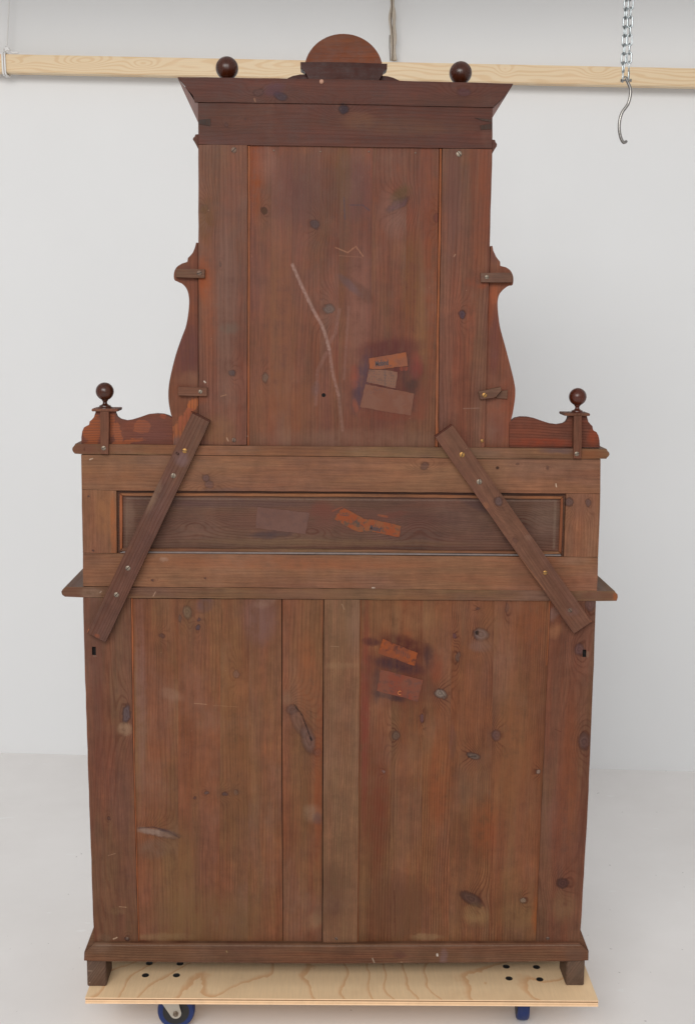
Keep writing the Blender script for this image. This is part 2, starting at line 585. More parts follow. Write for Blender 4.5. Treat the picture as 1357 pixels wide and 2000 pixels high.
M = {}
M['cornice'] = wood('cornice_wood', base=(84, 55, 49), olive=(80, 58, 50), purple=(78, 55, 54), red=(90, 50, 42), grain=R(90),
    knots=[(548, 188, 13, 7, -20, .8, (62, 54, 62)), (505, 181, 9, 7, 10, .6), (671, 213, 9, 8, 0, .9, (52, 46, 54)), (480, 233, 2, 2, 0, .8), (443, 245, 3, 4, 0, .6),
           (905, 181, 12, 8, 0, .35, (72, 54, 68))],
    smudges=[(700, 235, 30, 14, 0, (112, 80, 62), .5), (536, 176, 20, 10, 20, (80, 62, 76), .5), (800, 246, 120, 14, 0, (98, 74, 60), .4)],
    lines=[([(497, 193), (499, 199)], 2, (160, 120, 95), .8)])
M['upper'] = wood('upper_board_wood', **up_args,
    knots=[(615, 437, 8, 8, 0, .7, (66, 60, 64)), (643, 604, 10, 9, 0, .8, (84, 78, 78)), (518, 738, 6, 9, 0, .75, (92, 82, 76)), (516, 411, 5, 6, 0, .8, (66, 48, 36)),
           (777, 399, 22, 8, 32, .6, (74, 56, 66)), (853, 425, 6, 8, 0, .7, (84, 50, 50))],
    smudges=[(672, 345, 14, 62, 0, (98, 74, 48), .8), (690, 362, 30, 60, 0, (84, 62, 66), .5), (782, 378, 22, 12, 40, (82, 66, 46), .8),
             (702, 566, 32, 11, -40, (70, 48, 40), .95), (682, 556, 26, 7, -42, (84, 74, 82), .8),
             (765, 420, 22, 40, 20, (128, 98, 92), .5), (590, 375, 60, 60, 0, (84, 60, 60), .55),
             (500, 330, 14, 80, 0, (124, 64, 34), .8), (520, 320, 20, 30, 0, (124, 92, 84), .5), (700, 860, 200, 20, 0, (112, 88, 76), .5),
             (545, 640, 30, 160, 0, (122, 84, 60), .45), (700, 600, 22, 120, 0, (126, 92, 84), .5), (845, 560, 12, 200, 0, (126, 68, 44), .5),
             (560, 790, 60, 60, 0, (118, 80, 58), .5), (805, 545, 22, 90, 0, (106, 78, 52), .6), (822, 690, 14, 110, 0, (124, 88, 58), .5),
             # stain round the upper labels
             (762, 752, 68, 78, 0, (80, 46, 44), 1), (762, 682, 60, 20, 5, (84, 48, 46), .9), (800, 725, 26, 20, 10, (84, 44, 42), .8), (706, 745, 13, 55, -12, (68, 54, 66), .95),
             (800, 735, 15, 36, 14, (72, 54, 50), .95), (770, 812, 58, 10, 0, (112, 64, 50), .6), (822, 790, 12, 36, 0, (112, 64, 52), .6),
             (694, 793, 5, 13, 10, (134, 74, 52), .7), (692, 735, 9, 22, 0, (130, 66, 52), .7), (812, 715, 12, 24, 0, (120, 62, 56), .7),
             (788, 719, 9, 4, 0, (118, 62, 50), .8, 1),
             (632, 772, 4, 4, 0, (14, 10, 10), 1, 2), (617, 760, 9, 14, 0, (82, 70, 76), .5)],
    lines=[([(571, 517), (588, 556), (612, 606), (628, 634), (636, 655), (643, 682)], 4.6, (156, 130, 124), .8),
           ([(643, 682), (650, 730), (661, 772)], 4.6, (146, 116, 110), .65),
           ([(661, 772), (669, 840)], 5, (136, 106, 98), .5),
           ([(663, 605), (655, 650), (645, 668)], 5, (132, 100, 94), .5),
           ([(637, 690), (620, 724), (617, 790)], 5.5, (132, 100, 94), .45),
           ([(681, 600), (672, 740)], 4, (126, 94, 88), .5),
           ([(672, 385), (673.5, 428)], 1.8, (66, 62, 74), .9),
           ([(683, 400), (708, 400), (721, 410)], 2, (66, 60, 72), .7),
           ([(655, 483), (679, 493), (695, 481), (709, 500)], 1.9, (164, 120, 96), .8),
           ([(662, 499), (706, 502)], 1.3, (140, 102, 84), .5),
           ([(490, 497), (492, 502)], 1, (160, 112, 90), .7)], ring=.28)
M['upper_stile'] = wood('upper_stile_wood', base=(108, 72, 60), olive=(104, 78, 62), purple=(106, 79, 74), red=(118, 62, 46),
    knots=[(454, 729, 6, 6, 0, .8, (68, 62, 66)), (902, 614, 6, 7, 0, .8, (68, 58, 70)), (399, 408, 8, 8, 0, .5, (84, 64, 44)), (430, 516, 2, 3, 0, .8)],
    smudges=[(398, 545, 12, 40, 0, (132, 66, 36), .9), (404, 430, 14, 40, 0, (92, 64, 36), .7), (440, 600, 20, 150, 0, (110, 90, 82), .5),
             (940, 440, 12, 150, 0, (122, 70, 50), .4), (408, 600, 14, 120, 0, (134, 80, 56), .5), (425, 840, 30, 28, 0, (122, 88, 64), .7),
             (884, 380, 14, 100, 0, (92, 68, 66), .5), (395, 776, 10, 14, 0, (124, 70, 48), .6), (448, 640, 18, 10, 0, (84, 84, 78), .4),
             (918, 640, 9, 60, 0, (136, 80, 62), .6), (932, 552, 22, 10, 0, (128, 66, 44), .8)],
    lines=[([(399.5, 745), (401, 747)], 2.2, (226, 216, 206), 1), ([(443, 855), (446, 861)], 2, (180, 150, 130), .9),
           ([(886, 501), (889, 497)], 1.6, (170, 140, 120), .8), ([(432, 774), (442, 771)], 1.5, (170, 130, 100), .7),
           ([(905, 798), (935, 797)], 1.4, (136, 110, 100), .7)])
M['mid_h'] = wood('middle_rail_wood', **mid_args, w=(.8, .4, .35),
    knots=[(403, 934, 7, 6, 0, .55, (84, 68, 74)), (408, 946, 9, 7, 0, .4, (84, 68, 74)), (829, 911, 9, 7, 0, .6, (84, 64, 62)), (971, 914, 3, 2.5, 0, .9, (54, 38, 32)),
           (1010, 906, 3, 2, 0, .5), (1068, 913, 3, 3, 0, .5), (299, 1134, 2.5, 2, 0, .8), (400, 1128, 2, 2, 0, .8)],
    smudges=[(240, 925, 90, 16, 0, (134, 92, 66), .6), (420, 960, 60, 6, 5, (86, 70, 70), .6), (560, 1100, 260, 12, 0, (140, 84, 58), .5), (1120, 1095, 30, 10, 0, (140, 116, 102), .5),
             (320, 1093, 8, 4, 10, (158, 134, 122), .8), (1030, 1115, 30, 40, -30, (96, 66, 56), .4)],
    lines=[([(1085, 945), (1086, 951)], 1.6, (226, 206, 186), 1), ([(146, 897), (151, 895)], 2.2, (200, 176, 160), 1), ([(176, 897.5), (181, 895.5)], 2, (206, 186, 170), 1),
           ([(440, 1116), (700, 1118)], 1.2, (92, 60, 46), .5), ([(727, 1148), (731, 1148)], 2.2, (200, 186, 176), 1)], ring=.22)
M['mid_v'] = wood('middle_stile_wood', **dict(mid_args, grain=0.0), w=(.8, .4, .35),
    knots=[(1111, 981, 8, 8, 0, .8, (90, 72, 70)), (1148, 982, 5, 7, 0, .7, (90, 72, 72)), (174, 970, 1.6, 2, 0, .9), (182, 1075, 1.8, 2, 0, .9)],
    smudges=[(205, 1000, 18, 50, 0, (138, 96, 66), .6), (222, 1030, 6, 60, 0, (150, 88, 54), .7)], ring=.2)
M['ledge'] = wood('shelf_edge_wood', base=(112, 80, 62), olive=(112, 90, 66), purple=(104, 78, 72), red=(124, 76, 52), grain=R(90), w=(.8, .6, .4),
    smudges=[(165, 877, 30, 14, 0, (98, 62, 54), .8), (1090, 878, 36, 7, 0, (92, 74, 74), .8), (1150, 890, 30, 12, 0, (122, 74, 48), .7), (930, 885, 40, 10, 0, (110, 88, 78), .5),
             (176, 1157, 22, 10, 0, (146, 122, 110), .8), (140, 1157, 20, 12, 0, (92, 60, 54), .7), (1165, 1164, 40, 10, 0, (96, 62, 54), .7), (1200, 1164, 5, 9, 0, (148, 84, 50), .7),
             (300, 1158, 30, 10, 0, (122, 98, 86), .5), (600, 1160, 160, 10, 0, (114, 82, 68), .4)],
    lines=[([(196, 1157), (198, 1155)], 1.6, (210, 190, 176), 1), ([(300, 1164), (304, 1156)], 1.5, (190, 160, 140), .9), ([(166, 874), (166, 880)], 1.6, (60, 30, 24), .9)])
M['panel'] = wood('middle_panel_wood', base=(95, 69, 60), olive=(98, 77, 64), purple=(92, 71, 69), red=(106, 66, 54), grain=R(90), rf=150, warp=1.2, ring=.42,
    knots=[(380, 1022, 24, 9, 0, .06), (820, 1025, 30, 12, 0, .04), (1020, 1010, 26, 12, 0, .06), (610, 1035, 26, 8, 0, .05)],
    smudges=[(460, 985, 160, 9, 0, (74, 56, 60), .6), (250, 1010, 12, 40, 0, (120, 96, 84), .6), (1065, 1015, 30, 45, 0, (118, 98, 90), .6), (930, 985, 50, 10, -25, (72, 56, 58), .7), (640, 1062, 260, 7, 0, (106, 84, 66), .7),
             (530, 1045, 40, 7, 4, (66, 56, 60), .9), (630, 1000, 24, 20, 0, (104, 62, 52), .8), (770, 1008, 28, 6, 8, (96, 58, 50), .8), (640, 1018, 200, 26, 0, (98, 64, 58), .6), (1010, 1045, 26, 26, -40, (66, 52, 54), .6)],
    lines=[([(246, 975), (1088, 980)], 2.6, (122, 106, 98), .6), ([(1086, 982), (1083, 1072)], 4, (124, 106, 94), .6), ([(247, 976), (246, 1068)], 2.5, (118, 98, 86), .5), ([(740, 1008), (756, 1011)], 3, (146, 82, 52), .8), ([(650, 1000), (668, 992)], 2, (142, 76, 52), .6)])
M['low'] = wood('lower_board_wood', **low_args, dust=.3, ring=.24,
    knots=[(366, 1197, 8, 13, 5, .55, (104, 92, 78)), (388, 1211, 4, 4, 0, .8, (82, 62, 66)), (387, 1227, 5, 6, 0, .8, (72, 62, 72)), (352, 1210, 3, 7, 0, .6, (82, 68, 66)), (316, 1243, 5, 4, 0, .6),
           (461, 1318, 6, 9, 10, .55, (108, 90, 86)), (403, 1550, 5, 4, 0, .7, (86, 74, 76)), (438, 1551, 6, 4, 0, .8, (74, 62, 66)), (460, 1549, 4, 6, 0, .5, (104, 88, 80)), (380, 1560, 3, 3, 0, .8),
           (310, 1629, 40, 7, -13, .35, (112, 96, 92)), (570, 1387, 11, 10, 0, .5, (92, 76, 74)), (584, 1412, 13, 30, 24, .4, (100, 80, 78)), (602, 1445, 13, 30, 14, .5, (98, 80, 80)), (620, 1470, 6, 9, -20, .5, (88, 70, 68))],
    smudges=[(400, 1180, 14, 18, -30, (84, 68, 76), .7), (275, 1340, 10, 180, 0, (124, 96, 92), .5), (510, 1210, 30, 50, 0, (106, 84, 84), .6), (520, 1175, 24, 12, 20, (134, 108, 96), .7), (600, 1330, 18, 90, 0, (132, 78, 52), .6),
             (335, 1358, 24, 12, -20, (138, 108, 92), .8), (472, 1345, 12, 30, -20, (140, 98, 72), .7), (610, 1590, 18, 18, 30, (134, 112, 96), .9), (622, 1500, 8, 180, 0, (126, 66, 42), .5), (615, 1800, 14, 20, -30, (140, 112, 86), .8),
             (620, 1600, 10, 12, 0, (86, 72, 72), .6), (315, 1832, 60, 8, 0, (142, 118, 90), .9), (300, 1660, 30, 20, 0, (104, 86, 76), .6), (400, 1800, 120, 60, 0, (104, 82, 58), .6), (300, 1626, 36, 7, -8, (150, 132, 124), .9), (332, 1628, 24, 4, -20, (62, 50, 56), 1), (350, 1700, 30, 100, 0, (118, 92, 64), .5),
             (622, 1790, 12, 20, 0, (98, 78, 62), .5), (560, 1365, 10, 14, 0, (124, 102, 84), .6), (460, 1440, 26, 180, 0, (124, 78, 54), .4)],
    lines=[([(574, 1377), (590, 1398), (600, 1425), (608, 1445)], 2.0, (24, 16, 16), 1), ([(606, 1441), (609, 1447)], 3, (20, 14, 14), 1),
           ([(380, 1375), (403, 1377)], 1.4, (178, 140, 112), .9), ([(417, 1379), (465, 1382)], 1, (150, 112, 88), .6), ([(270, 1619), (300, 1617), (330, 1626), (350, 1638)], 2.2, (62, 48, 50), .8)])
M['low_r'] = wood('lower_right_board_wood', **dict(low_args, base=(114, 74, 54), olive=(114, 87, 62)), rf=150, ring=.55, dust=.2,
    knots=[(940, 1241, 15, 12, -15, .85, (104, 92, 92)), (933, 1238, 4, 4, 0, 1, (26, 20, 22)), (860, 1356, 13, 9, -25, .9, (116, 106, 100)), (773, 1438, 8, 9, 0, .7, (88, 74, 68)), (970, 1438, 9, 11, 0, .9, (80, 64, 68)),
           (925, 1478, 13, 7, -18, .9, (92, 80, 76)), (895, 1284, 5, 11, 0, .6, (88, 74, 70)), (888, 1244, 4, 5, 0, .6, (88, 62, 72)), (920, 1757, 24, 11, -32, .8, (76, 58, 54)), (1022, 1761, 6, 6, 0, .8, (124, 108, 96)),
           (824, 1404, 4, 9, 0, .6, (88, 68, 80)), (749, 1508, 3, 3, 0, .8, (126, 112, 112)), (1051, 1508, 5, 5, 0, .8, (138, 120, 112)), (933, 1190, 4, 3, 0, .7), (990, 1188, 4, 9, 0, .4)],
    smudges=[(712, 1400, 9, 230, 0, (112, 56, 48), .8), (938, 1262, 22, 12, 0, (116, 92, 86), .6), (955, 1235, 20, 60, 0, (118, 84, 62), .5), (735, 1570, 26, 150, 0, (100, 54, 42), .75), (860, 1530, 24, 100, 0, (136, 76, 48), .5),
             (950, 1620, 30, 60, 0, (134, 70, 44), .5), (1000, 1480, 40, 160, 0, (130, 84, 58), .5), (930, 1790, 26, 22, -30, (142, 116, 82), .9), (1010, 1790, 40, 30, 0, (124, 98, 68), .6), (832, 1832, 30, 7, 0, (150, 126, 96), .8),
             (780, 1770, 60, 60, 0, (88, 62, 50), .6), (1040, 1220, 26, 60, 0, (126, 70, 44), .5), (800, 1210, 60, 24, 0, (134, 104, 78), .5), (1050, 1790, 12, 40, 0, (146, 82, 46), .6),
             # stain round the lower labels
             (788, 1320, 62, 62, 0, (84, 46, 40), .9), (790, 1263, 56, 20, -14, (72, 38, 36), 1), (775, 1300, 50, 13, -12, (60, 42, 48), 1), (838, 1285, 9, 26, 8, (62, 42, 44), .9), (852, 1308, 13, 28, 0, (120, 62, 46), .6),
             (725, 1255, 18, 9, -10, (72, 44, 44), .9), (735, 1340, 9, 34, 0, (70, 54, 54), .9), (765, 1362, 34, 7, -10, (62, 46, 48), .9), (724, 1320, 10, 60, 0, (96, 56, 46), .7), (884, 1450, 7, 34, 0, (84, 64, 66), .5)],
    lines=[([(770, 1741), (772, 1830)], 1.6, (70, 38, 32), .7), ([(963, 1610), (958, 1800)], 1.5, (86, 44, 34), .6), ([(914, 1480), (930, 1478)], 1.6, (24, 18, 18), .9), ([(856, 1345), (868, 1362)], 1.4, (46, 36, 36), .8)])
M['low_stile'] = wood('lower_stile_wood', base=(106, 72, 58), olive=(104, 80, 60), purple=(100, 74, 70), red=(114, 64, 48), rf=80, ring=.42, warp=1.6, dust=.2,
    knots=[(247, 1394, 7, 20, -8, .8, (84, 74, 80)), (213, 1598, 3, 3, 0, .7), (1140, 1448, 11, 17, 0, .75, (84, 66, 66)), (1098, 1725, 12, 10, 0, .85, (72, 50, 48)), (1130, 1268, 9, 12, 0, .6, (86, 66, 70)), (248, 1833, 4, 4, 0, .8), (1152, 1180, 10, 14, 0, .5, (86, 72, 76))],
    smudges=[(246, 1424, 14, 12, 0, (156, 130, 108), .9), (235, 1170, 12, 14, 0, (140, 112, 98), .5), (1084, 1232, 13, 16, -20, (150, 106, 78), .9), (1082, 1198, 10, 16, -30, (126, 108, 106), .8), (1110, 1540, 20, 160, 0, (126, 72, 46), .5),
             (1147, 1278, 3, 7, 0, (122, 98, 84), .6, 2), (186, 1281.5, 4, 2, 0, (118, 98, 88), .6, 2), (1140, 1585, 9, 160, 0, (88, 52, 44), .6), (1100, 1770, 24, 34, 0, (120, 94, 70), .6), (190, 1300, 10, 200, 0, (92, 58, 52), .6), (205, 1833, 14, 10, 0, (108, 98, 84), .6), (230, 1780, 14, 8, 0, (136, 114, 84), .5)],
    lines=[([(222, 1834), (229, 1831)], 2, (222, 196, 170), 1), ([(234, 1771), (247, 1772)], 1.6, (176, 148, 120), .8), ([(212, 1671), (226, 1667)], 1.2, (164, 134, 116), .7), ([(1083, 1424), (1094, 1429)], 1.4, (70, 36, 30), .7),
           ([(168, 1300), (172, 1500)], 1.2, (150, 84, 54), .6)])
M['muntin'] = wood('centre_muntin_wood', base=(115, 83, 65), olive=(114, 88, 67), purple=(112, 86, 74), red=(118, 79, 61), rf=170, ring=.3, w=(.8, .5, .3), dust=.2,
    smudges=[(645, 1750, 30, 70, 0, (92, 64, 52), .7), (652, 1770, 12, 20, 0, (84, 58, 50), .6), (664, 1300, 40, 7, 0, (138, 110, 86), .5), (690, 1220, 14, 60, 0, (128, 104, 92), .4)],
    lines=[([(668, 1180), (672, 1190)], 1.5, (160, 134, 112), .8), ([(646, 1262), (662, 1263)], 1.2, (150, 122, 100), .6)])
M['plinth'] = wood('plinth_wood', base=(106, 74, 58), olive=(104, 80, 62), purple=(98, 74, 68), red=(114, 68, 48), grain=R(90), rf=140, ring=.4,
    smudges=[(200, 1848, 22, 12, 0, (118, 100, 90), .7), (866, 1868, 8, 20, 0, (128, 110, 122), .6), (780, 1862, 12, 8, 0, (84, 56, 52), .7), (1120, 1862, 20, 14, 0, (98, 76, 66), .6)],
    lines=[([(190, 1843.6), (660, 1845), (1130, 1843.6)], 2.2, (136, 118, 108), .6), ([(853, 1861), (853.5, 1864)], 2.8, (220, 214, 206), 1), ([(727, 1869), (731, 1879)], 2, (186, 172, 156), .9), ([(443, 1855), (444, 1857)], 2, (170, 150, 110), .9), ([(783, 1876), (785, 1880)], 1.8, (170, 150, 120), .8)])
M['foot'] = wood('foot_wood', base=(98, 80, 70), olive=(98, 84, 70), purple=(92, 78, 74), red=(100, 76, 62), grain=R(35), rf=160,
    lines=[([(172, 1897), (179, 1897)], 2, (150, 130, 118), .8), ([(175, 1920), (176, 1920)], 1.8, (170, 150, 130), .9)])
BL, BR = math.atan2(201.0, 430.0), -math.atan2(272.0, 383.0)
M['brace_l'] = wood('left_brace_wood', base=(98, 68, 58), olive=(96, 74, 62), purple=(90, 68, 66), red=(106, 66, 52), grain=BL, rf=120, ring=.35, w=(.6, .6, .3),
    smudges=[(302, 965, 10, 32, -20, (138, 116, 96), .7), (358, 895, 14, 14, 0, (112, 92, 96), .6), (194, 1237, 4, 4, 0, (150, 82, 54), .7), (350, 885, 3, 3, 0, (50, 32, 28), .9, 1), (388, 870, 10, 40, -25, (104, 76, 62), .5)],
    lines=[([(169, 1236), (262, 1036), (290, 970)], 1.8, (188, 106, 66), .9), ([(170, 1233), (176, 1224)], 3.4, (204, 120, 66), .9)])
M['brace_r'] = wood('right_brace_wood', base=(104, 72, 60), olive=(102, 76, 62), purple=(98, 72, 68), red=(112, 70, 52), grain=BR, rf=110, ring=.22, w=(.5, .5, .3),
    knots=[(970, 976, 8, 8, 0, .7, (88, 74, 76)), (1003, 1052, 4, 4, 0, .35)],
    smudges=[(945, 985, 6, 6, 0, (152, 104, 74), .7), (1112, 1190, 12, 8, 0, (112, 84, 80), .6), (1030, 1045, 10, 6, 0, (122, 96, 84), .5)],
    lines=[([(1118, 1235), (1122, 1240)], 3.6, (224, 138, 66), 1), ([(1152, 1214), (1150, 1206)], 2.4, (206, 116, 66), .9), ([(925, 965), (1000, 1070), (1060, 1148)], 1.6, (150, 104, 76), .6)])
M['cleat'] = wood('cleat_wood', base=(100, 72, 60), olive=(102, 80, 64), purple=(96, 74, 70), red=(112, 68, 50), grain=R(90), rf=160, ring=.3)
M['wing'] = wood('carved_side_wood', base=(112, 68, 52), olive=(104, 70, 54), purple=(94, 64, 62), red=(126, 66, 44), rf=130, ring=.4,
    smudges=[(367, 690, 30, 60, 0, (84, 56, 58), .7), (352, 840, 14, 40, -25, (146, 88, 60), .95, 1), (376, 792, 8, 22, -20, (156, 90, 54), .95, 1), (364, 818, 12, 26, -38, (140, 80, 60), .9, 1), (346, 868, 10, 16, 0, (100, 84, 82), .8),
             (372, 740, 26, 14, 0, (124, 88, 68), .6), (370, 770, 24, 8, 0, (110, 72, 60), .7), (985, 800, 24, 60, 0, (124, 66, 48), .7), (950, 600, 14, 40, 0, (128, 68, 46), .8), (966, 500, 8, 10, 0, (92, 60, 58), .8), (965, 575, 6, 20, 0, (150, 84, 58), .7),
             (968, 665, 10, 60, 0, (88, 54, 54), .7), (968, 840, 20, 30, 0, (98, 74, 70), .5), (360, 535, 16, 12, 0, (104, 66, 66), .5)])
M['wing_h'] = wood('carved_rail_wood', base=(104, 62, 50), olive=(98, 64, 52), purple=(88, 60, 58), red=(122, 64, 44), grain=R(90), rf=150, ring=.6, w=(.4, .5, .7),
    smudges=[(180, 842, 20, 30, 0, (140, 78, 48), .85, 1), (218, 832, 7, 22, 0, (136, 76, 50), .85, 1), (229, 845, 8, 24, 8, (142, 82, 56), .85, 1), (276, 834, 16, 13, 0, (138, 80, 56), .85, 1), (250, 863, 30, 4, 8, (142, 80, 52), .85, 1), (318, 812, 6, 5, 0, (138, 72, 52), .7, 1),
             (300, 845, 34, 30, 0, (92, 62, 60), .6), (1060, 865, 60, 8, 0, (134, 60, 40), .7), (1000, 840, 60, 26, 0, (118, 66, 50), .5), (1160, 855, 12, 16, 0, (138, 66, 44), .7)])
M['post'] = wood('post_wood', base=(104, 66, 54), olive=(102, 74, 58), purple=(98, 70, 66), red=(112, 60, 46), rf=120, ring=.2)
M['edge'] = wood('raw_edge_wood', base=(146, 88, 60), olive=(124, 78, 52), purple=(106, 68, 54), red=(142, 80, 50), rf=90, ring=.1, w=(.6, .6, .5), tone=.08)
M['edge_h'] = wood('raw_edge_wood_level', base=(132, 88, 62), olive=(118, 84, 60), purple=(104, 78, 64), red=(136, 84, 56), grain=R(90), rf=90, ring=.1, w=(.6, .8, .5), tone=.08)
M['dark_end'] = wood('dovetail_end_grain', base=(62, 50, 46), olive=(58, 50, 44), purple=(60, 50, 50), red=(70, 48, 42))
M['dusty_lit'] = plain('dusty_lit_ledge', C(122, 112, 112), .8, 0, .2, 60)
M['case'] = wood('case_side_wood', base=(84, 50, 42), olive=(80, 52, 42), purple=(76, 50, 48), red=(90, 44, 34), rf=90, coord='XZ', rough=.42)
M['turned'] = wood('turned_wood', base=(78, 42, 32), olive=(66, 42, 30), purple=(66, 36, 32), red=(94, 42, 30), rf=60, ring=.25, rough=.28, spec=.45, dust=0.0, tone=.06)
M['crest'] = wood('crest_wood', base=(116, 62, 32), olive=(104, 62, 34), purple=(90, 48, 36), red=(118, 58, 30), grain=R(90), rf=40, ring=.15, rough=.42, dust=.0, smudges=[(660, 119, 60, 5, 1, (124, 72, 60), .8, 2), (671, 80, 60, 12, 0, (80, 50, 34), .5)])
M['crest_dark'] = wood('crest_moulding_wood', base=(72, 36, 29), olive=(64, 36, 28), purple=(64, 34, 30), red=(80, 36, 28), grain=R(90), rf=60, ring=.15, rough=.42, dust=.05)
M['return'] = wood('cornice_return_wood', base=(118, 96, 94), olive=(104, 86, 82), purple=(134, 112, 110), red=(104, 78, 72), rf=60, ring=.1, rough=.4)  # paler than the cornice: floor light on its underside put into the colour
M['hole'] = plain('hole_dark', (0.012, 0.009, 0.008, 1), .9)
M['steel'] = plain('worn_steel', C(140, 130, 120), .5, .8, .35, 300)
M['steel_dark'] = plain('rusty_steel', C(112, 92, 82), .6, .5, .35, 300)
M['brass'] = plain('brass', C(168, 130, 80), .5, .8, .3, 300)
M['slot'] = plain('screw_slot', (0.02, 0.015, 0.012, 1), .8)

# ------------------------------------------------------------------ the cabinet
cab = empty('cabinet', BASE, 'tall two-stage stained pine cabinet seen from its back, with two slanting braces', 'cabinet')


def col(r=None, tone=.5):
    return (random.random() if r is None else r, tone, random.random())


def screw(px, py, y, parent, r=5.2, mat='steel', ang=30, origin=None):
    """slotted screw, head proud of plane y; a part of what it holds"""
    p = P(px, py, y) - BASE
    rr = r * PXM
    bm = bmesh.new()
    seg = 20
    prof = [(1.0, 0.0), (0.98, -0.0009), (0.72, -0.0016), (0.3, -0.0019)]
    rings = []
    for q, h in prof:
        rings.append([bm.verts.new((q * rr * math.cos(2 * math.pi * k / seg), h, q * rr * math.sin(2 * math.pi * k / seg))) for k in range(seg)])
    for A_, B_ in zip(rings, rings[1:]):
        for k in range(seg):
            bm.faces.new([A_[k], A_[(k + 1) % seg], B_[(k + 1) % seg], B_[k]])
    bm.faces.new(rings[-1])
    ca, sa = math.cos(R(ang)), math.sin(R(ang))
    hw, hl = rr * .13, rr * .96
    vs = [bm.verts.new((x * ca - z * sa, -0.0021, x * sa + z * ca)) for x, z in ((-hl, -hw), (hl, -hw), (hl, hw), (-hl, hw))]
    vb = [bm.verts.new((v_.co.x, -0.0001, v_.co.z)) for v_ in vs]
    fs = [bm.faces.new(vs)] + [bm.faces.new([vs[i], vs[(i + 1) % 4], vb[(i + 1) % 4], vb[i]]) for i in range(4)]
    for f in fs:
        f.material_index = 1
    o = finish('screw', bm, [M[mat], M['slot']], parent, smooth=40)
    o.location = p
    return o


def board(name, pts, y0, depth, mat, parent=cab, **kw):
    return prism(name, pts, y0, depth, M[mat] if isinstance(mat, str) else mat, parent, **kw)


# --- upper case
board('cornice_board', [(347, 150.5), (673, 155), (1001.8, 163.3), (997, 172), (985, 187), (974, 199), (966, 204), (963.5, 209.9), (675, 203), (380.5, 199.2), (378, 186), (366, 175), (359, 164)],
      -0.004, 0.02, 'cornice', color=col(.31))
for nm, pts in (('l', [(346.6, 151), (387.6, 240), (387.6, 200.5), (381, 199.5), (366, 175)]), ('r', [(1002.2, 164), (961, 230), (961, 211), (964, 209.5), (985, 187)])):
    q = board('cornice_return', pts, 0.0, 0.30, 'return', bevel=0.0008)
board('frieze_board', [(387.4, 200.2), (675, 204), (961.4, 210.6), (960.8, 290.4), (673, 286.2), (387.6, 281.8)], 0.0, 0.02, 'cornice', color=col(.72, .75))
for pts in ([(388.5, 234), (411.5, 232), (411, 246), (388.5, 242)], [(926, 230), (960.8, 234), (960.8, 238.5), (944, 236)], [(937, 245), (960.8, 241), (960.8, 252), (938, 253.5)]):
    board('dovetail', pts, -0.0012, 0.004, 'dark_end', bevel=0.0002)
for pts in ([(387.5, 262), (382, 262.5), (381, 267), (377.5, 269), (377, 273), (380.5, 277), (387.5, 291)], [(960.8, 272.5), (966, 273), (967, 278), (970, 281), (969.5, 286), (966, 290), (960.8, 300)]):
    board('bead_moulding', pts, 0.002, 0.28, 'cornice', bevel=0.0006)
XL = [(387.6, 282.4), (483.2, 283.2), (482.8, 560), (482, 869.4), (388.4, 869), (388.3, 600)]
board('stile', XL, 0.0, 0.022, 'upper_stile', color=col(.12, .55))
XR = [(863.6, 290), (961, 291.2), (957, 440), (951, 660), (945.9, 874.2), (856, 873.4), (858, 640), (861.8, 440)]
board('stile', XR, 0.0, 0.022, 'upper_stile', color=col(.66, .5))
# raw orange chamfer strips beside the panel
board('edge_strip', [(484.2, 284.5), (488.2, 284.7), (488.2, 560), (487, 870.4), (483.2, 870.2), (484, 560)], 0.003, 0.012, 'edge', color=col(.2, .55), bevel=.0008)
board('edge_strip', [(858.5, 290.4), (862.2, 290.6), (860.6, 440), (856.8, 640), (854.8, 873), (849.5, 872.6), (852.6, 640), (856.4, 440)], 0.003, 0.012, 'edge', color=col(.6, .3), bevel=.0008)
ups = [488.6, 530, 571, 626, 664.5, 728, 795, 822, 857]
tones = [.62, .5, .56, .45, .5, .6, .48, .6]
for i in range(len(ups) - 1):
    a, b = ups[i], ups[i + 1]

    def xx(x, y):   # boards taper with the panel like the stiles beside them
        t = (y - 285) / (872 - 285)
        k = (x - 488) / (857 - 488)
        return x - t * (1.2 + k * 7.0) + (0.15 if False else 0)
    ya, yb = 283.6 + (a - 484) * .0165, 283.6 + (b - 484) * .0165
    za, zb = 870 + (a - 484) * .009, 870 + (b - 484) * .009
    board('back_plank', [(xx(a, ya), ya), (xx(b, yb), yb), (xx(b, zb), zb), (xx(a, za), za)], 0.006 + .00012 * (i % 2), 0.012, 'upper', bevel=0, color=col(.1 + i * .117, tones[i]))
for (x, y, r_, mt) in ((457, 293, 5.2, 'steel_dark'), (896, 300.5, 5.2, 'steel'), (457, 859.5, 4.2, 'steel_dark'), (941, 861, 3.2, 'brass')):
    screw(x, y, -0.0002, cab, r_, mt, random.uniform(0, 180))
for (x, y) in ((535, 294), (626, 296), (720.5, 296), (811, 298.5)):
    p = P(x, y, 0.0058) - BASE
    lathe('nail', [(0.0024, 0), (0.0022, -0.0008), (0.001, -0.0012)], M['steel_dark'], p, cab, 10, 'Y')
lathe('peg', [(0.0052, 0), (0.005, -0.002), (0.003, -0.0035)], plain('raw_peg', C(170, 130, 112), .6), P(628, 159.5, -0.004) - BASE, cab, 14, 'Y')

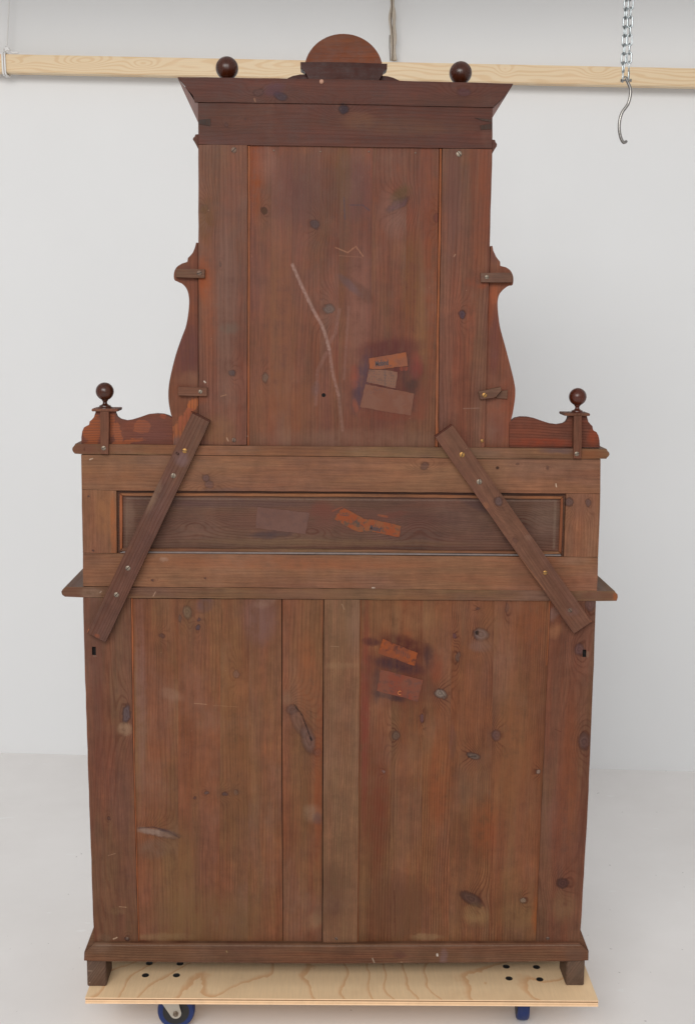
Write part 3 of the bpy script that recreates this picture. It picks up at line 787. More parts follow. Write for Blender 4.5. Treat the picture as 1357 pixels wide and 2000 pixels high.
# --- carved side scrolls
SL = [(387.2, 474), (383, 474), (381.7, 484), (377.5, 494), (367, 504), (367, 511.8), (357, 514), (345.5, 521.5), (340.3, 533), (341.2, 547), (352, 551.5), (363.5, 562), (369, 578), (369.2, 601),
      (364, 635), (354.5, 661), (343, 695), (332.8, 737), (329.4, 762), (329.8, 785), (334, 808), (337.6, 818.5)]
SLs = SL[:6] + spline(SL[6:], 4)
board('side_scroll', SLs + [(338.2, 870.5), (387.2, 870.5)], 0.006, 0.02, 'wing', color=col(.35, .5), bevel=.001, smooth=None)
SRp = [(957.6, 480.3), (961.2, 480.3), (962.4, 489.5), (967.7, 501), (976.2, 511.3), (976.2, 519.4), (987.2, 521.7), (996.4, 528.6), (1001.7, 541.2), (1000.5, 556.2), (991.8, 558.4), (978, 570), (972.2, 582.6),
       (971.5, 603), (975.7, 637.7), (984.9, 672.2), (996.4, 716), (1004.4, 750.5), (1005.6, 773.4), (1001, 805.6), (996.4, 822.8), (993.6, 824.4)]
SRs = SRp[:6] + spline(SRp[6:], 4)
board('side_scroll', SRs + [(993.4, 875), (945.6, 875), (951, 660), (957.2, 482)], 0.008, 0.02, 'wing', color=col(.8, .6), bevel=.001)


def cz(o4, s=4.523, ox=130, oy=730):
    return [(ox + x / s, oy + y / s) for x, y in o4]


wl_pts = cz([(133, 622), (133, 560), (140, 510), (155, 475), (180, 460), (203, 455), (205, 422), (228, 408), (248, 385), (257, 355), (258, 330)]) + \
    cz([(428, 330), (432, 350), (445, 380), (475, 402), (530, 415), (575, 408), (640, 388), (720, 360), (800, 352), (860, 357), (905, 372), (938, 394), (942, 640)])
board('wing_board', wl_pts, 0.006, 0.02, 'wing_h', color=col(.22, .5), bevel=.001)
wr_pts = cz([(1136, 608), (1131, 545), (1122, 500), (1105, 470), (1072, 456), (1069, 416), (1045, 400), (1028, 378), (1021, 350), (1021, 322)], oy=740, ox=920) + \
    cz([(858, 322), (855, 350), (840, 378), (815, 394), (760, 404), (700, 396), (630, 374), (560, 349), (500, 337), (440, 335), (390, 345), (336, 382), (334, 606)], oy=740, ox=920)
board('wing_board', wr_pts, 0.008, 0.02, 'wing_h', color=col(.92, .5), bevel=.001)

# cleats and their screws
c = board('cleat', [(343.4, 524.6), (400.2, 526), (400, 543), (343.4, 541.6)], -0.010, 0.016, 'cleat', color=col(.1, .6))
screw(389.5, 533.5, -0.010, c, 5, 'steel_dark', 20)
c = board('cleat', [(347.4, 756), (404.8, 757.2), (404.4, 774), (347.6, 772.6)], -0.010, 0.016, 'cleat', color=col(.5, .66))
screw(391.7, 765, -0.010, c, 3.9, 'steel', 60)
c = board('cleat', [(938.5, 533.4), (998, 532.4), (1000.6, 541), (1000, 551.6), (938.8, 551.2)], -0.010, 0.018, 'cleat', color=col(.3, .45))
screw(950.3, 541.2, -0.010, c, 4, 'steel', 0)
c = board('cleat', [(934, 765), (978, 755.8), (978.6, 763.5), (973, 768), (969, 775), (963, 776.5), (954, 777.6), (937.6, 780.6)], -0.010, 0.018, 'cleat', color=col(.7, .6))
c['label'] = 'broken cleat with a splintered right end'
screw(945.7, 771.7, -0.010, c, 4.6, 'brass', 50)
board('cleat_stub', [(972, 771), (979.5, 764), (990.5, 762), (990.3, 779), (968, 777.5)], 0.002, 0.006, 'cleat', color=col(.7, .5), bevel=.0006)

# --- small shelf under the upper case, caps, posts and finials
sh_l = [(158, 886.9), (146.8, 886.2), (143.5, 883), (141.6, 879), (141.8, 875), (144, 872), (147, 870), (147, 867)]
sh_top = [(338, 869.4), (660, 872.2), (946, 874.4), (1184, 877)]
sh_r = [(1185, 881), (1188.4, 883), (1189.8, 887), (1188, 891), (1184.6, 892.8), (1183.4, 896.2)]
sh_bot = [(946, 895.4), (660, 891), (400, 889)]
board('upper_shelf', sh_l + sh_top + sh_r + sh_bot, -0.004, 0.22, 'ledge', color=col(.4, .62), bevel=.001)


def finial(px, py, r, y, full=True):
    c_ = P(px, py, y) - BASE
    rr = r * PXM * (y + CAM_D) / CAM_D
    prof = []
    if full:
        k = rr / 17.0
        prof += [(14.2 * k, -33.5 * k), (14.6 * k, -31.5 * k), (13.4 * k, -29.4 * k), (10, 0)][:3]
        prof += [(11.2 * k, -28.6 * k), (10.8 * k, -26.8 * k), (7.2 * k, -25.2 * k), (4.6 * k, -23.4 * k), (4.0 * k, -20.6 * k), (4.6 * k, -18.6 * k), (6.2 * k, -16.6 * k)]
    else:
        prof += [(rr * .8, -rr * 1.75), (rr * .82, -rr * 1.6), (rr * .45, -rr * 1.4), (rr * .35, -rr * 1.05)]
    for i in range(3, 25):
        a_ = -math.pi / 2 + math.pi * i / 25
        if rr * math.sin(a_) > -rr * .93:
            prof.append((rr * math.cos(a_), rr * math.sin(a_)))
    prof.append((rr * .02, rr))
    return lathe('finial', prof, M['turned'], c_, cab, 40)


board('post_cap', cz([(228, 309), (452, 310), (457, 320), (452, 334), (228, 333), (222, 321)]), -0.006, 0.06, 'post', bevel=.001)
board('post_cap', cz([(823, 303), (1043, 305), (1049, 316), (1043, 328), (826, 327), (818, 315)], ox=920, oy=740), -0.006, 0.06, 'post', bevel=.001)
pl = board('post', cz([(299, 334), (375, 334), (371, 712), (303, 710)]), -0.012, 0.018, 'post', color=col(.3, .6))
pr = board('post', cz([(905, 328), (975, 328), (970, 706), (902, 704)], ox=920, oy=740), -0.012, 0.018, 'post', color=col(.6, .6))
q = cz([(330, 657)])[0]
screw(*q, -0.012, pl, 4.4, 'steel', 30)
q = cz([(930, 662)], ox=920, oy=740)[0]
screw(*q, -0.012, pr, 4.4, 'steel', 10)
finial(205.2, 764.4, 17, 0.02)
finial(1127.4, 774.9, 16.8, 0.02)
finial(443.6, 133.4, 20.6, 0.26, False)
finial(899, 142.8, 20.6, 0.26, False)

# --- crest on the front of the cornice
arc = []
cx_, cy_, rx_, ry_ = 671.0, 137.5, 76.5, 71.5
for i in range(33):
    t = math.pi * (1.0 + 0.07 - (1.14) * i / 32)
    arc.append((cx_ + rx_ * math.cos(t), cy_ - ry_ * math.sin(t) + (cx_ + rx_ * math.cos(t) - 671) * .012))
board('crest_disc', arc, 0.30, 0.022, 'crest', bevel=.002)
board('crest_moulding', [(586.8, 121), (671, 121.6), (756, 124.2), (755.8, 134), (748.5, 138.5), (746, 147.5), (742, 150), (741, 158), (602, 156), (601, 147), (596, 143), (594, 137), (587, 133)], 0.272, 0.05, 'crest_dark', bevel=.0015)
board('crest_base', [(562, 152.5), (572, 147.8), (585, 145.4), (600, 145), (745, 148), (757, 148.8), (768, 151.5), (781, 157.6), (784, 166), (560, 162)], 0.29, 0.03, 'crest_dark', bevel=.002)

# --- middle stage (drawer-height back)
board('rail', [(158.8, 888), (400, 889.8), (660, 891.8), (946, 896.2), (1172.3, 897), (1171.8, 964.4), (1105, 963.6), (660, 960), (228, 957.8), (160, 956)], 0.0, 0.02, 'mid_h', color=col(.2, .6))
board('rail', [(162.4, 1080.4), (228.6, 1081), (660, 1084.2), (1100.5, 1088), (1167.4, 1088.6), (1165.2, 1154.6), (660, 1149), (162.8, 1145.3)], 0.0, 0.02, 'mid_h', color=col(.7, .52))
board('stile', [(160.1, 956.5), (227.8, 958.3), (228.6, 1080.5), (162.3, 1079.9)], 0.0, 0.02, 'mid_v', color=col(.3, .56))
board('stile', [(1105.2, 964.1), (1171.7, 964.9), (1167.5, 1088.1), (1100.6, 1087.5)], 0.0, 0.02, 'mid_v', color=col(.8, .6))
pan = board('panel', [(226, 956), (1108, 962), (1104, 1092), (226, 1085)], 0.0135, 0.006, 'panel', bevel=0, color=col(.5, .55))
# bead moulding round the panel
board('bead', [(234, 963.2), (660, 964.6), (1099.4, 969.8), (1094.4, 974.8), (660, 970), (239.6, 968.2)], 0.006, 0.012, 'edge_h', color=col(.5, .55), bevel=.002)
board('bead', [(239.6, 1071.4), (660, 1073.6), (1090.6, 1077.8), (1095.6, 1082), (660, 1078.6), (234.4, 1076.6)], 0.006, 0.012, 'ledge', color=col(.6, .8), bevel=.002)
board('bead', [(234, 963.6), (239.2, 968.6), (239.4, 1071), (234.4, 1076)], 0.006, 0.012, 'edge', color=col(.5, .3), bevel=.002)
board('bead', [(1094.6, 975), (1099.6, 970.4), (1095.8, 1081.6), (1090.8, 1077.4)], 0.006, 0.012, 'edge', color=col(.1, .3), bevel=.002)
board('bead', [(241, 1077.2), (660, 1079.6), (1095, 1083.6), (1095, 1086.2), (660, 1082.8), (234, 1080.2)], 0.0025, 0.010, 'dusty_lit', bevel=.0004)  # extra strip: dust and caught light on the bottom lip, put into its grey
# --- waist top board
wt_l = [(162, 1166.9), (127.4, 1165.6), (122, 1162), (120.2, 1156), (122.4, 1151.6), (126.4, 1150), (129.6, 1146.6)]
wt = wt_l + [(660, 1149.6), (1200.2, 1154.8), (1201.6, 1159), (1205.2, 1160.8), (1206, 1166.5), (1203.6, 1173.8), (1163, 1174), (660, 1170.6)]
board('waist_shelf', wt, -0.001, 0.46, 'ledge', color=col(.9, .5), bevel=.001)

# --- lower stage
slotL = [(180, 1263), (187.6, 1263.4), (188, 1279.6), (180.4, 1279.2)]
slotR = [(1137, 1268.6), (1144.2, 1269), (1144, 1283.6), (1136.8, 1283)]
board('stile', [(162.9, 1167.6), (255.6, 1168.2), (260.4, 1500), (270.4, 1841.4), (184.4, 1841), (176, 1600), (166, 1300)], 0.0, 0.022, 'low_stile', color=col(.33, .5), holes=[slotL], hole_mat=M['hole'])
board('stile', [(1075, 1173.6), (1162.9, 1174.4), (1159, 1300), (1146, 1600), (1131.6, 1841.2), (1046.4, 1840.6), (1058, 1560), (1069, 1300)], 0.0, 0.022, 'low_stile', color=col(.71, .56), holes=[slotR], hole_mat=M['hole'])
board('edge_strip', [(256.4, 1169), (259.4, 1169), (263.6, 1500), (272.6, 1841), (271, 1841), (261.2, 1500)], 0.002, 0.012, 'edge', color=col(.9, .35), bevel=.0006)
board('edge_strip', [(1071.6, 1173.6), (1074.4, 1173.6), (1068.4, 1300), (1065.6, 1300)], 0.003, 0.012, 'edge', color=col(.9, .12), bevel=.0006)
board('edge_strip', [(703.6, 1171.6), (705.2, 1171.6), (701.4, 1500), (699.4, 1841), (698.2, 1841), (700, 1500)], 0.003, 0.012, 'edge', color=col(.4, .05), bevel=.0004)
board('muntin', [(633, 1171.2), (703.2, 1171.6), (700.2, 1500), (697.8, 1841.4), (630.4, 1841.4), (631.4, 1500)], -0.0007, 0.02, 'muntin', color=col(.5, .68))
LB = [((259.8, 1169), (273, 1841.4), (264, 1500), .62), ((349, 1169.4), (349, 1841.5), (348.5, 1500), .45), ((432, 1170), (428, 1841.6), (430, 1500), .5), ((487.5, 1170.2), (484, 1841.6), (485.6, 1500), .5),
      ((550.6, 1170.4), (553, 1841.6), (550.8, 1500), .48), ((631.4, 1170.8), (628.6, 1841.6), (629.4, 1500), .5)]
lt = [.58, .5, .44, .56, .52]
for i in range(5):
    a, b = LB[i], LB[i + 1]
    g0 = .9 if i == 4 else 0
    g1 = .9 if i == 3 else 0
    board('back_plank', [(a[0][0] + g0, a[0][1]), (b[0][0] - g1, b[0][1]), (b[2][0] - g1, b[2][1]), (b[1][0] - g1 * .6, b[1][1]), (a[1][0] + g0 * .6, a[1][1]), (a[2][0] + g0, a[2][1])],
          0.005 + .00012 * (i % 2), 0.012, 'low', bevel=0, color=col(.07 + i * .21, lt[i]))
RB = [((704, 1171.4), (699, 1841.6), (701, 1500)), ((765, 1171.8), (763, 1841.6), (763.6, 1500)), ((826, 1172.2), (822, 1841.4), (824, 1500)), ((882, 1172.4), (876, 1841.2), (879, 1500)), ((965, 1173), (953, 1841), (959, 1500)),
      ((1074, 1173.4), (1046, 1840.8), (1060, 1500))]
rt = [.34, .5, .58, .54, .48]
for i in range(5):
    a, b = RB[i], RB[i + 1]
    g = 0
    board('back_plank', [(a[0][0] + g, a[0][1]), (b[0][0] - g, b[0][1]), (b[2][0] - g, b[2][1]), (b[1][0] - g, b[1][1]), (a[1][0] + g, a[1][1]), (a[2][0] + g, a[2][1])],
          0.005 + .00012 * (i % 2), 0.012, 'low_r', bevel=0, color=col(.03 + i * .19, rt[i]))
board('shade_lining', [(250, 1176), (1070, 1180), (1044, 1836), (272, 1836)], 0.03, 0.006, M['hole'], bevel=0)  # near-black sheet standing in for the shade inside, behind the plank gaps
board('plinth_board', [(186, 1841.4), (660, 1843.4), (1131, 1841.8), (1148.6, 1859.4), (1148.3, 1876.2), (900, 1880.2), (660, 1881.8), (400, 1880), (164.6, 1876.8), (165.3, 1861.6)], -0.007, 0.03, 'plinth', color=col(.25, .5), bevel=.002)
for pts in ([(183.5, 1813.5), (165, 1860), (164.4, 1876), (184.8, 1876)], [(1132.2, 1813.5), (1149, 1858), (1148.6, 1875.6), (1131, 1875.6)]):
    board('plinth_return', pts, -0.001, 0.44, 'plinth', bevel=.0015)
for (x, y, r_, mt) in ((249, 1833, 3.2, 'steel_dark'), (656.5, 1833, 3.2, 'steel_dark'), (1069, 1832.5, 3.6, 'steel_dark')):
    screw(x, y, -0.0002, cab, r_, mt, random.uniform(0, 180))
# feet
zt = BASE.z
for xs in ((169.6, 206.9, 170.9, 209), (1106.8, 1142, 1105, 1140.6)):
    a, b = P(xs[0], 1877.6, 0.0), P(xs[1], 1877.4, 0.0)
    for yy, nn in ((0.002, 0), (0.34, 1)):
        bm = bmesh.new()
        box_bm(bm, (a.x - BASE.x, yy, 0.0002), (b.x - BASE.x, yy + .085, a.z - BASE.z + .004))
        bmesh.ops.bevel(bm, geom=[e for e in bm.edges], offset=.002, segments=2, affect='EDGES')
        finish('foot', bm, M['foot'], cab, color=col(None, .6))

# carcass behind the back
def case(name, x0, x1, z0, z1, y0, y1, mat='case'):
    bm = bmesh.new()
    box_bm(bm, (x0 - BASE.x, y0, z0 - BASE.z), (x1 - BASE.x, y1, z1 - BASE.z))
    return finish(name, bm, M[mat], cab)


ztl, zbl = P(163, 1170).z, P(183, 1840).z
xl, xr = (P(163, 1170).x + P(183, 1840).x) / 2 + .001, (P(1163, 1174).x + P(1132, 1840).x) / 2 - .001
case('side_panel', xl, xl + .02, zbl - .02, ztl, .0225, .43)
case('side_panel', xr - .02, xr, zbl - .02, ztl, .0225, .43)
case('bottom_panel', xl + .02, xr - .02, zbl - .02, zbl, .0225, .41)
case('front_panel', xl + .02, xr - .02, zbl, ztl, .41, .428)
xl2, xr2 = P(161, 1020).x + .0005, P(1169.5, 1020).x - .0005
zt2, zb2 = P(600, 891).z, P(660, 1149).z
case('side_panel', xl2, xl2 + .02, zb2, zt2 - .001, .0205, .21)
case('side_panel', xr2 - .02, xr2, zb2, zt2 - .001, .0205, .21)
case('front_panel', xl2 + .02, xr2 - .02, zb2, zt2 - .001, .19, .208)
xl3, xr3 = P(388.2, 600).x + .0005, P(952.5, 600).x - .0005
zb3, zt3 = P(600, 871.5).z, P(600, 215).z
case('side_panel', xl3, xl3 + .02, zb3, zt3, .0225, .27)
case('side_panel', xr3 - .02, xr3, zb3, zt3, .0225, .27)
case('front_panel', xl3 + .02, xr3 - .02, zb3, zt3, .25, .268)
bm = bmesh.new()
tl, tr = P(352, 156, 0.0), P(997, 169, 0.0)
zc = min(tl.z, tr.z)
box_bm(bm, (tl.x - BASE.x + .01, .0165, zc - BASE.z - .016), (tr.x - BASE.x - .01, .33, zc - BASE.z - .004))
finish('cornice_top', bm, M['case'], cab)

# --- slanting braces
bl = board('brace', [(375, 806.5), (409.7, 824.2), (206.4, 1255), (169.6, 1236.6)], -0.024, 0.02, 'brace_l', color=col(.2, .55), bevel=.0016)
bl['label'] = 'brace slanting down to the left'
board('brace_end', [(373.4, 803.6), (376, 804.4), (411, 822), (409.8, 824), (375, 806.3)], -0.0215, 0.016, 'case', parent=bl, bevel=.0004)
for x, y, mt, r_ in ((361, 880.4, 'brass', 4.6), (339, 929, 'steel', 4.8), (250.4, 1109.6, 'steel', 4.8), (227.8, 1161.6, 'steel', 4.8)):
    screw(x, y, -0.024, bl, r_, mt, random.uniform(0, 180))
br = board('brace', [(849.6, 854.8), (883.6, 830.4), (1155, 1214.4), (1120.6, 1238)], -0.024, 0.02, 'brace_r', color=col(.7, .55), bevel=.0016)
br['label'] = 'brace slanting down to the right'
board('brace_end', [(848, 852.8), (881.8, 828.6), (883.4, 830.2), (849.6, 854.6)], -0.0215, 0.016, 'case', parent=br, bevel=.0004)
for x, y, mt, r_ in ((902, 888, 'brass', 5.2), (935.5, 941, 'steel', 5.2), (1064, 1118.4, 'brass', 4.2), (1112.5, 1192, 'steel_dark', 4.4)):
    screw(x, y, -0.024, br, r_, mt, random.uniform(0, 180))


# --- pasted paper labels with faded print
def paper(name, base, red, dark, seed, edge=.4):
    nt = NT(name)
    X, Y, Z = nt.obj()
    n = nt.noise(nt.xyz(X, seed, Z), 55, 5, .65)
    n2 = nt.noise(nt.xyz(X, seed + 3, Z), 24, 4, .6)
    c_ = nt.mix(nt.mul(nt.ramp(n2, .45, .58), .9), C(*base), C(*red))
    c_ = nt.mix(nt.mul(nt.ramp(n, .5, .62), edge), c_, C(*dark))
    return nt.out(c_, .65, spec=.12)


INK = plain('faded_ink', C(58, 50, 54), .6, 0, .3, 400)
INK2 = plain('light_ink', C(80, 62, 60), .6, 0, .4, 400)


def label_piece(pts, y, mat, words=(), strokes=(), ink=INK, extra=None):
    """thin pasted paper; words = (text, px, py, height px, angle, xsqueeze); strokes = thin printed bars"""
    lb = board('paper_label', pts, y - .0006, .0008, mat, bevel=0, jitter=.6)
    y2 = y - .0008
    for (txt, px, py, hp, ang, sq) in words:
        cu = bpy.data.curves.new('print', 'FONT')
        cu.body = txt
        cu.size = hp * PXM * 1.35
        cu.offset = hp * PXM * .055
        cu.resolution_u = 2
        ob = bpy.data.objects.new('tmp', cu)
        COL.objects.link(ob)
        dg = bpy.context.evaluated_depsgraph_get()
        me = bpy.data.meshes.new_from_object(ob.evaluated_get(dg))
        bpy.data.objects.remove(ob)
        p = P(px, py, y2) - BASE
        ca, sa = math.cos(R(ang)), math.sin(R(ang))
        for v_ in me.vertices:
            x_, z_ = v_.co.x * sq, v_.co.y
            v_.co = Vector((x_ * ca - z_ * sa, 0, x_ * sa + z_ * ca)) + p
        me.materials.clear()
        me.materials.append(ink)
        o = bpy.data.objects.new('print', me)
        COL.objects.link(o)
        o.parent = lb
    if strokes:
        bm = bmesh.new()
        for (x0, y0, x1, y1, w_) in strokes:
            a_, b_ = P(x0, y0, y2) - BASE, P(x1, y1, y2) - BASE
            t = (b_ - a_).normalized()
            nrm = Vector((-t.z, 0, t.x)) * w_ * PXM / 2
            bm.faces.new([bm.verts.new(q) for q in (a_ - nrm, b_ - nrm, b_ + nrm, a_ + nrm)])
        tag(finish('print', bm, ink if extra is None else extra, lb), kind='stuff')
    return lb


pa = paper('label_paper_orange', (128, 84, 68), (138, 84, 60), (106, 74, 66), 1.0)
pb = paper('label_paper_grey', (120, 90, 78), (118, 84, 74), (96, 74, 68), 2.0)
pc = paper('label_paper_plain', (116, 83, 72), (114, 78, 66), (106, 72, 66), 3.0, .3)
pd = paper('label_paper_dark', (106, 80, 74), (103, 77, 71), (92, 72, 70), 4.0, .4)
pe = paper('label_paper_torn', (126, 81, 59), (132, 72, 50), (91, 74, 66), 5.0, .95)
pf = paper('label_paper_red', (122, 72, 54), (138, 76, 48), (84, 56, 52), 6.0, .8)
pg = paper('label_paper_brown', (116, 74, 62), (120, 68, 56), (92, 68, 64), 7.0, .6)


def cl(pts, s, ox, oy):
    return [(ox + x / s, oy + y / s) for x, y in pts]


A_ = lambda x, y: (700 + x / 11.31, 680 + y / 11.31)
st = []
for i in range(5):
    x, y = A_(590 + i * 34, 395 - i * 8)
    st.append((x, y, x + .3, y + 4, 1.0))
label_piece([A_(232, 225), A_(1045, 90), A_(1090, 390), A_(480, 465), A_(240, 450)], .0050, pa,
            [('Mobind', *A_(375, 400), 10.5, 7, .58)], st, INK)
rows = []
random.seed(3)
for r_ in range(5):
    for k in range(11):
        if random.random() < .8:
            x, y = A_(235 + k * 54 + random.uniform(-8, 8), 480 + r_ * 62 + k * 6)
            rows.append((x, y, x - .25, y + random.uniform(1.8, 3.2), random.uniform(.7, 1.1)))
rows.append((*A_(590, 470), *A_(580, 850), .9))
label_piece([A_(225, 470), A_(590, 480), A_(860, 525), A_(820, 890), A_(500, 820), A_(180, 745)], .0054, pb, (), rows, extra=INK2)
rows = []
for k in range(12):
    x, y = A_(250 + random.uniform(0, 270), 880 + random.uniform(0, 110))
    rows.append((x, y, x + random.uniform(-1, 3), y + random.uniform(.5, 3), .6))
label_piece([A_(150, 795), A_(800, 920), A_(1225, 1000), A_(1155, 1490), A_(900, 1450), A_(30, 1300)], .0058, pc, (), rows, extra=INK2)
Dm = lambda x, y: (480 + x / 3.991, 960 + y / 3.991)
label_piece([Dm(90, 120), Dm(495, 166), Dm(466, 332), Dm(78, 285)], .0132, pd)
E_ = lambda x, y: (640 + x / 8.48, 980 + y / 8.48)
rows = []
for k in range(9):
    x, y = E_(395 + k * 25 + random.uniform(-6, 6), 290 + k * 16 + random.uniform(-30, 30))
    rows.append((x, y, x + random.uniform(.5, 3), y + random.uniform(1, 4), 1.2))
for k in range(5):
    x, y = E_(200 + k * 30, 215 + k * 4)
    rows.append((x, y, x + 3, y + .4, 1.2))
label_piece([E_(140, 230), E_(210, 130), E_(270, 105), E_(400, 170), E_(480, 215), E_(600, 285), E_(820, 310), E_(1000, 350), E_(1210, 405), E_(1185, 585), E_(960, 545), E_(780, 500), E_(610, 495), E_(520, 500), E_(400, 455), E_(240, 365), E_(108, 285)],
            .0132, pe, [('Mobind', *E_(690, 462), 10.5, -10.5, .5)], rows, INK)
F_ = lambda x, y: (720 + x / 9.69, 1230 + y / 9.69)
rows = []
for k in range(7):
    x, y = F_(520 + k * 40, 380 + k * 18)
    rows.append((x + 1.6, y - 2, x, y + random.uniform(5, 9), 1.0))
label_piece([F_(265, 170), F_(460, 255), F_(700, 350), F_(925, 440), F_(865, 685), F_(640, 610), F_(430, 530), F_(180, 445)], .0047, pf, (), rows)
rows = []
for k in range(14):
    x, y = F_(380 + random.uniform(0, 200), 960 + random.uniform(0, 180))
    rows.append((x, y, x + random.uniform(-2, 3), y + random.uniform(1, 3), .7))
for k in range(6):
    x, y = F_(860 + k * 22, 960 + random.uniform(0, 60))
    rows.append((x, y, x + 2, y + random.uniform(3, 8), .7))
lg = label_piece([F_(225, 760), F_(420, 800), F_(690, 870), F_(1025, 950), F_(925, 1365), F_(600, 1270), F_(330, 1205), F_(150, 1150)], .0047, pg, (), rows, extra=INK2)
bm = bmesh.new()
cpt = P(*F_(585, 1195), .0034) - BASE
tube_bm(bm, [cpt + Vector((3.0 * PXM * math.cos(t), 0, 4.0 * PXM * math.sin(t))) for t in [R(40 + 280 * i / 14) for i in range(15)]], .0009, 6)
finish('print', bm, plain('yellow_mark', C(190, 118, 66), .5), lg)

# ------------------------------------------------------------------ plywood dolly with castors
def ply_top():
    nt = NT('plywood_face')
    X, Y, Z = nt.obj()
    low = nt.noise(nt.xyz(nt.mul(X, 2.2), nt.mul(Y, 2.0), 1.3), 1, 2, .5)
    f = nt.M('MULTIPLY_ADD', X, 10.0, nt.mul(low, 9.0))
    f = nt.M('MULTIPLY_ADD', nt.noise(nt.xyz(nt.mul(X, 16), nt.mul(Y, 9), 2.0), 1, 3, .6), .5, f)
    s_ = nt.M('FRACT', f)
    line = nt.mul(nt.ramp(s_, .80, .97), nt.ramp(s_, 1.0, .975))
    g_ = nt.noise(nt.xyz(nt.mul(X, 180), nt.mul(Y, 14), 0.), 1, 3, .6)
    c_ = nt.mix(nt.mul(line, .6), C(216, 190, 156, .82), C(194, 142, 98, .82))
    k = nt.ramp(g_, .25, .75, .94, 1.05, False)
    c_ = nt.mix(1.0, c_, nt.xyz(k, k, k), 'MULTIPLY')
    n5 = nt.noise(nt.xyz(X, Y, 4.), 6, 4, .6)
    c_ = nt.mix(nt.mul(nt.ramp(n5, .5, .75), .4), c_, C(196, 168, 136, .82))
    return nt.out(c_, .55, spec=.3)


fl, fr = PZ(166.8, 1948.4, zt), PZ(1167.9, 1954.6, zt)
# front edge line of the board; its back edge runs parallel
dolly = empty('dolly', (0.05, 0.02, 0), 'flat plywood furniture dolly on blue-tyred castors under the cabinet', 'dolly')
dorg = Vector((0.05, 0.02, 0))
thick = 0.0165
ddir = (fr - fl).normalized()
dn = Vector((-ddir.y, ddir.x, 0))
M['ply_top'] = ply_top()
M['ply_a'] = plain('ply_light', C(222, 192, 160, .86), .6, 0, .08, 40)
M['ply_b'] = plain('ply_end_grain', C(138, 108, 80, .86), .7, 0, .2, 120)
M['ply_c'] = plain('ply_mid', C(206, 174, 140, .86), .6, 0, .1, 40)
bl_, br_ = fl + dn * .60, fr + dn * .60
lay = [('ply_a', .0026, 0), ('ply_b', .0036, .0008), ('ply_a', .003, 0.0002), ('ply_c', .0036, .0007), ('ply_a', .0037, 0)]
z = zt
for i, (mt, th, ins) in enumerate(lay):
    bm = bmesh.new()
    pts = [fl + ddir * ins + dn * ins, fr - ddir * ins + dn * ins, br_ - ddir * ins - dn * ins, bl_ + ddir * ins - dn * ins]
    vt = [bm.verts.new(Vector((p.x, p.y, z)) - dorg) for p in pts]
    vb = [bm.verts.new(Vector((p.x, p.y, z - th)) - dorg) for p in pts]
    f = bm.faces.new(vt)
    bm.faces.new(vb[::-1])
    for k in range(4):
        bm.faces.new([vt[k], vt[(k + 1) % 4], vb[(k + 1) % 4], vb[k]]).material_index = 1
    o = finish('ply', bm, [M['ply_top'] if i == 0 else M[mt], M[mt]], dolly)
    z -= th
zu = z      # underside

bolts = [(292, 1881.6), (352, 1882.2), (284.5, 1905), (345, 1905), (988, 1888), (1047, 1889), (993.5, 1911.2), (1053.4, 1913)]
M['bolt'] = plain('black_bolt', (0.02, 0.018, 0.017, 1), .5, .3)
M['blue'] = plain('blue_rubber', C(34, 54, 114), .5, 0, .1, 80)
M['black'] = plain('black_plastic', (0.014, 0.014, 0.015, 1), .45, 0, .2, 80)
M['zinc'] = plain('zinc_plate', C(196, 194, 188), .42, .55, .06, 40)


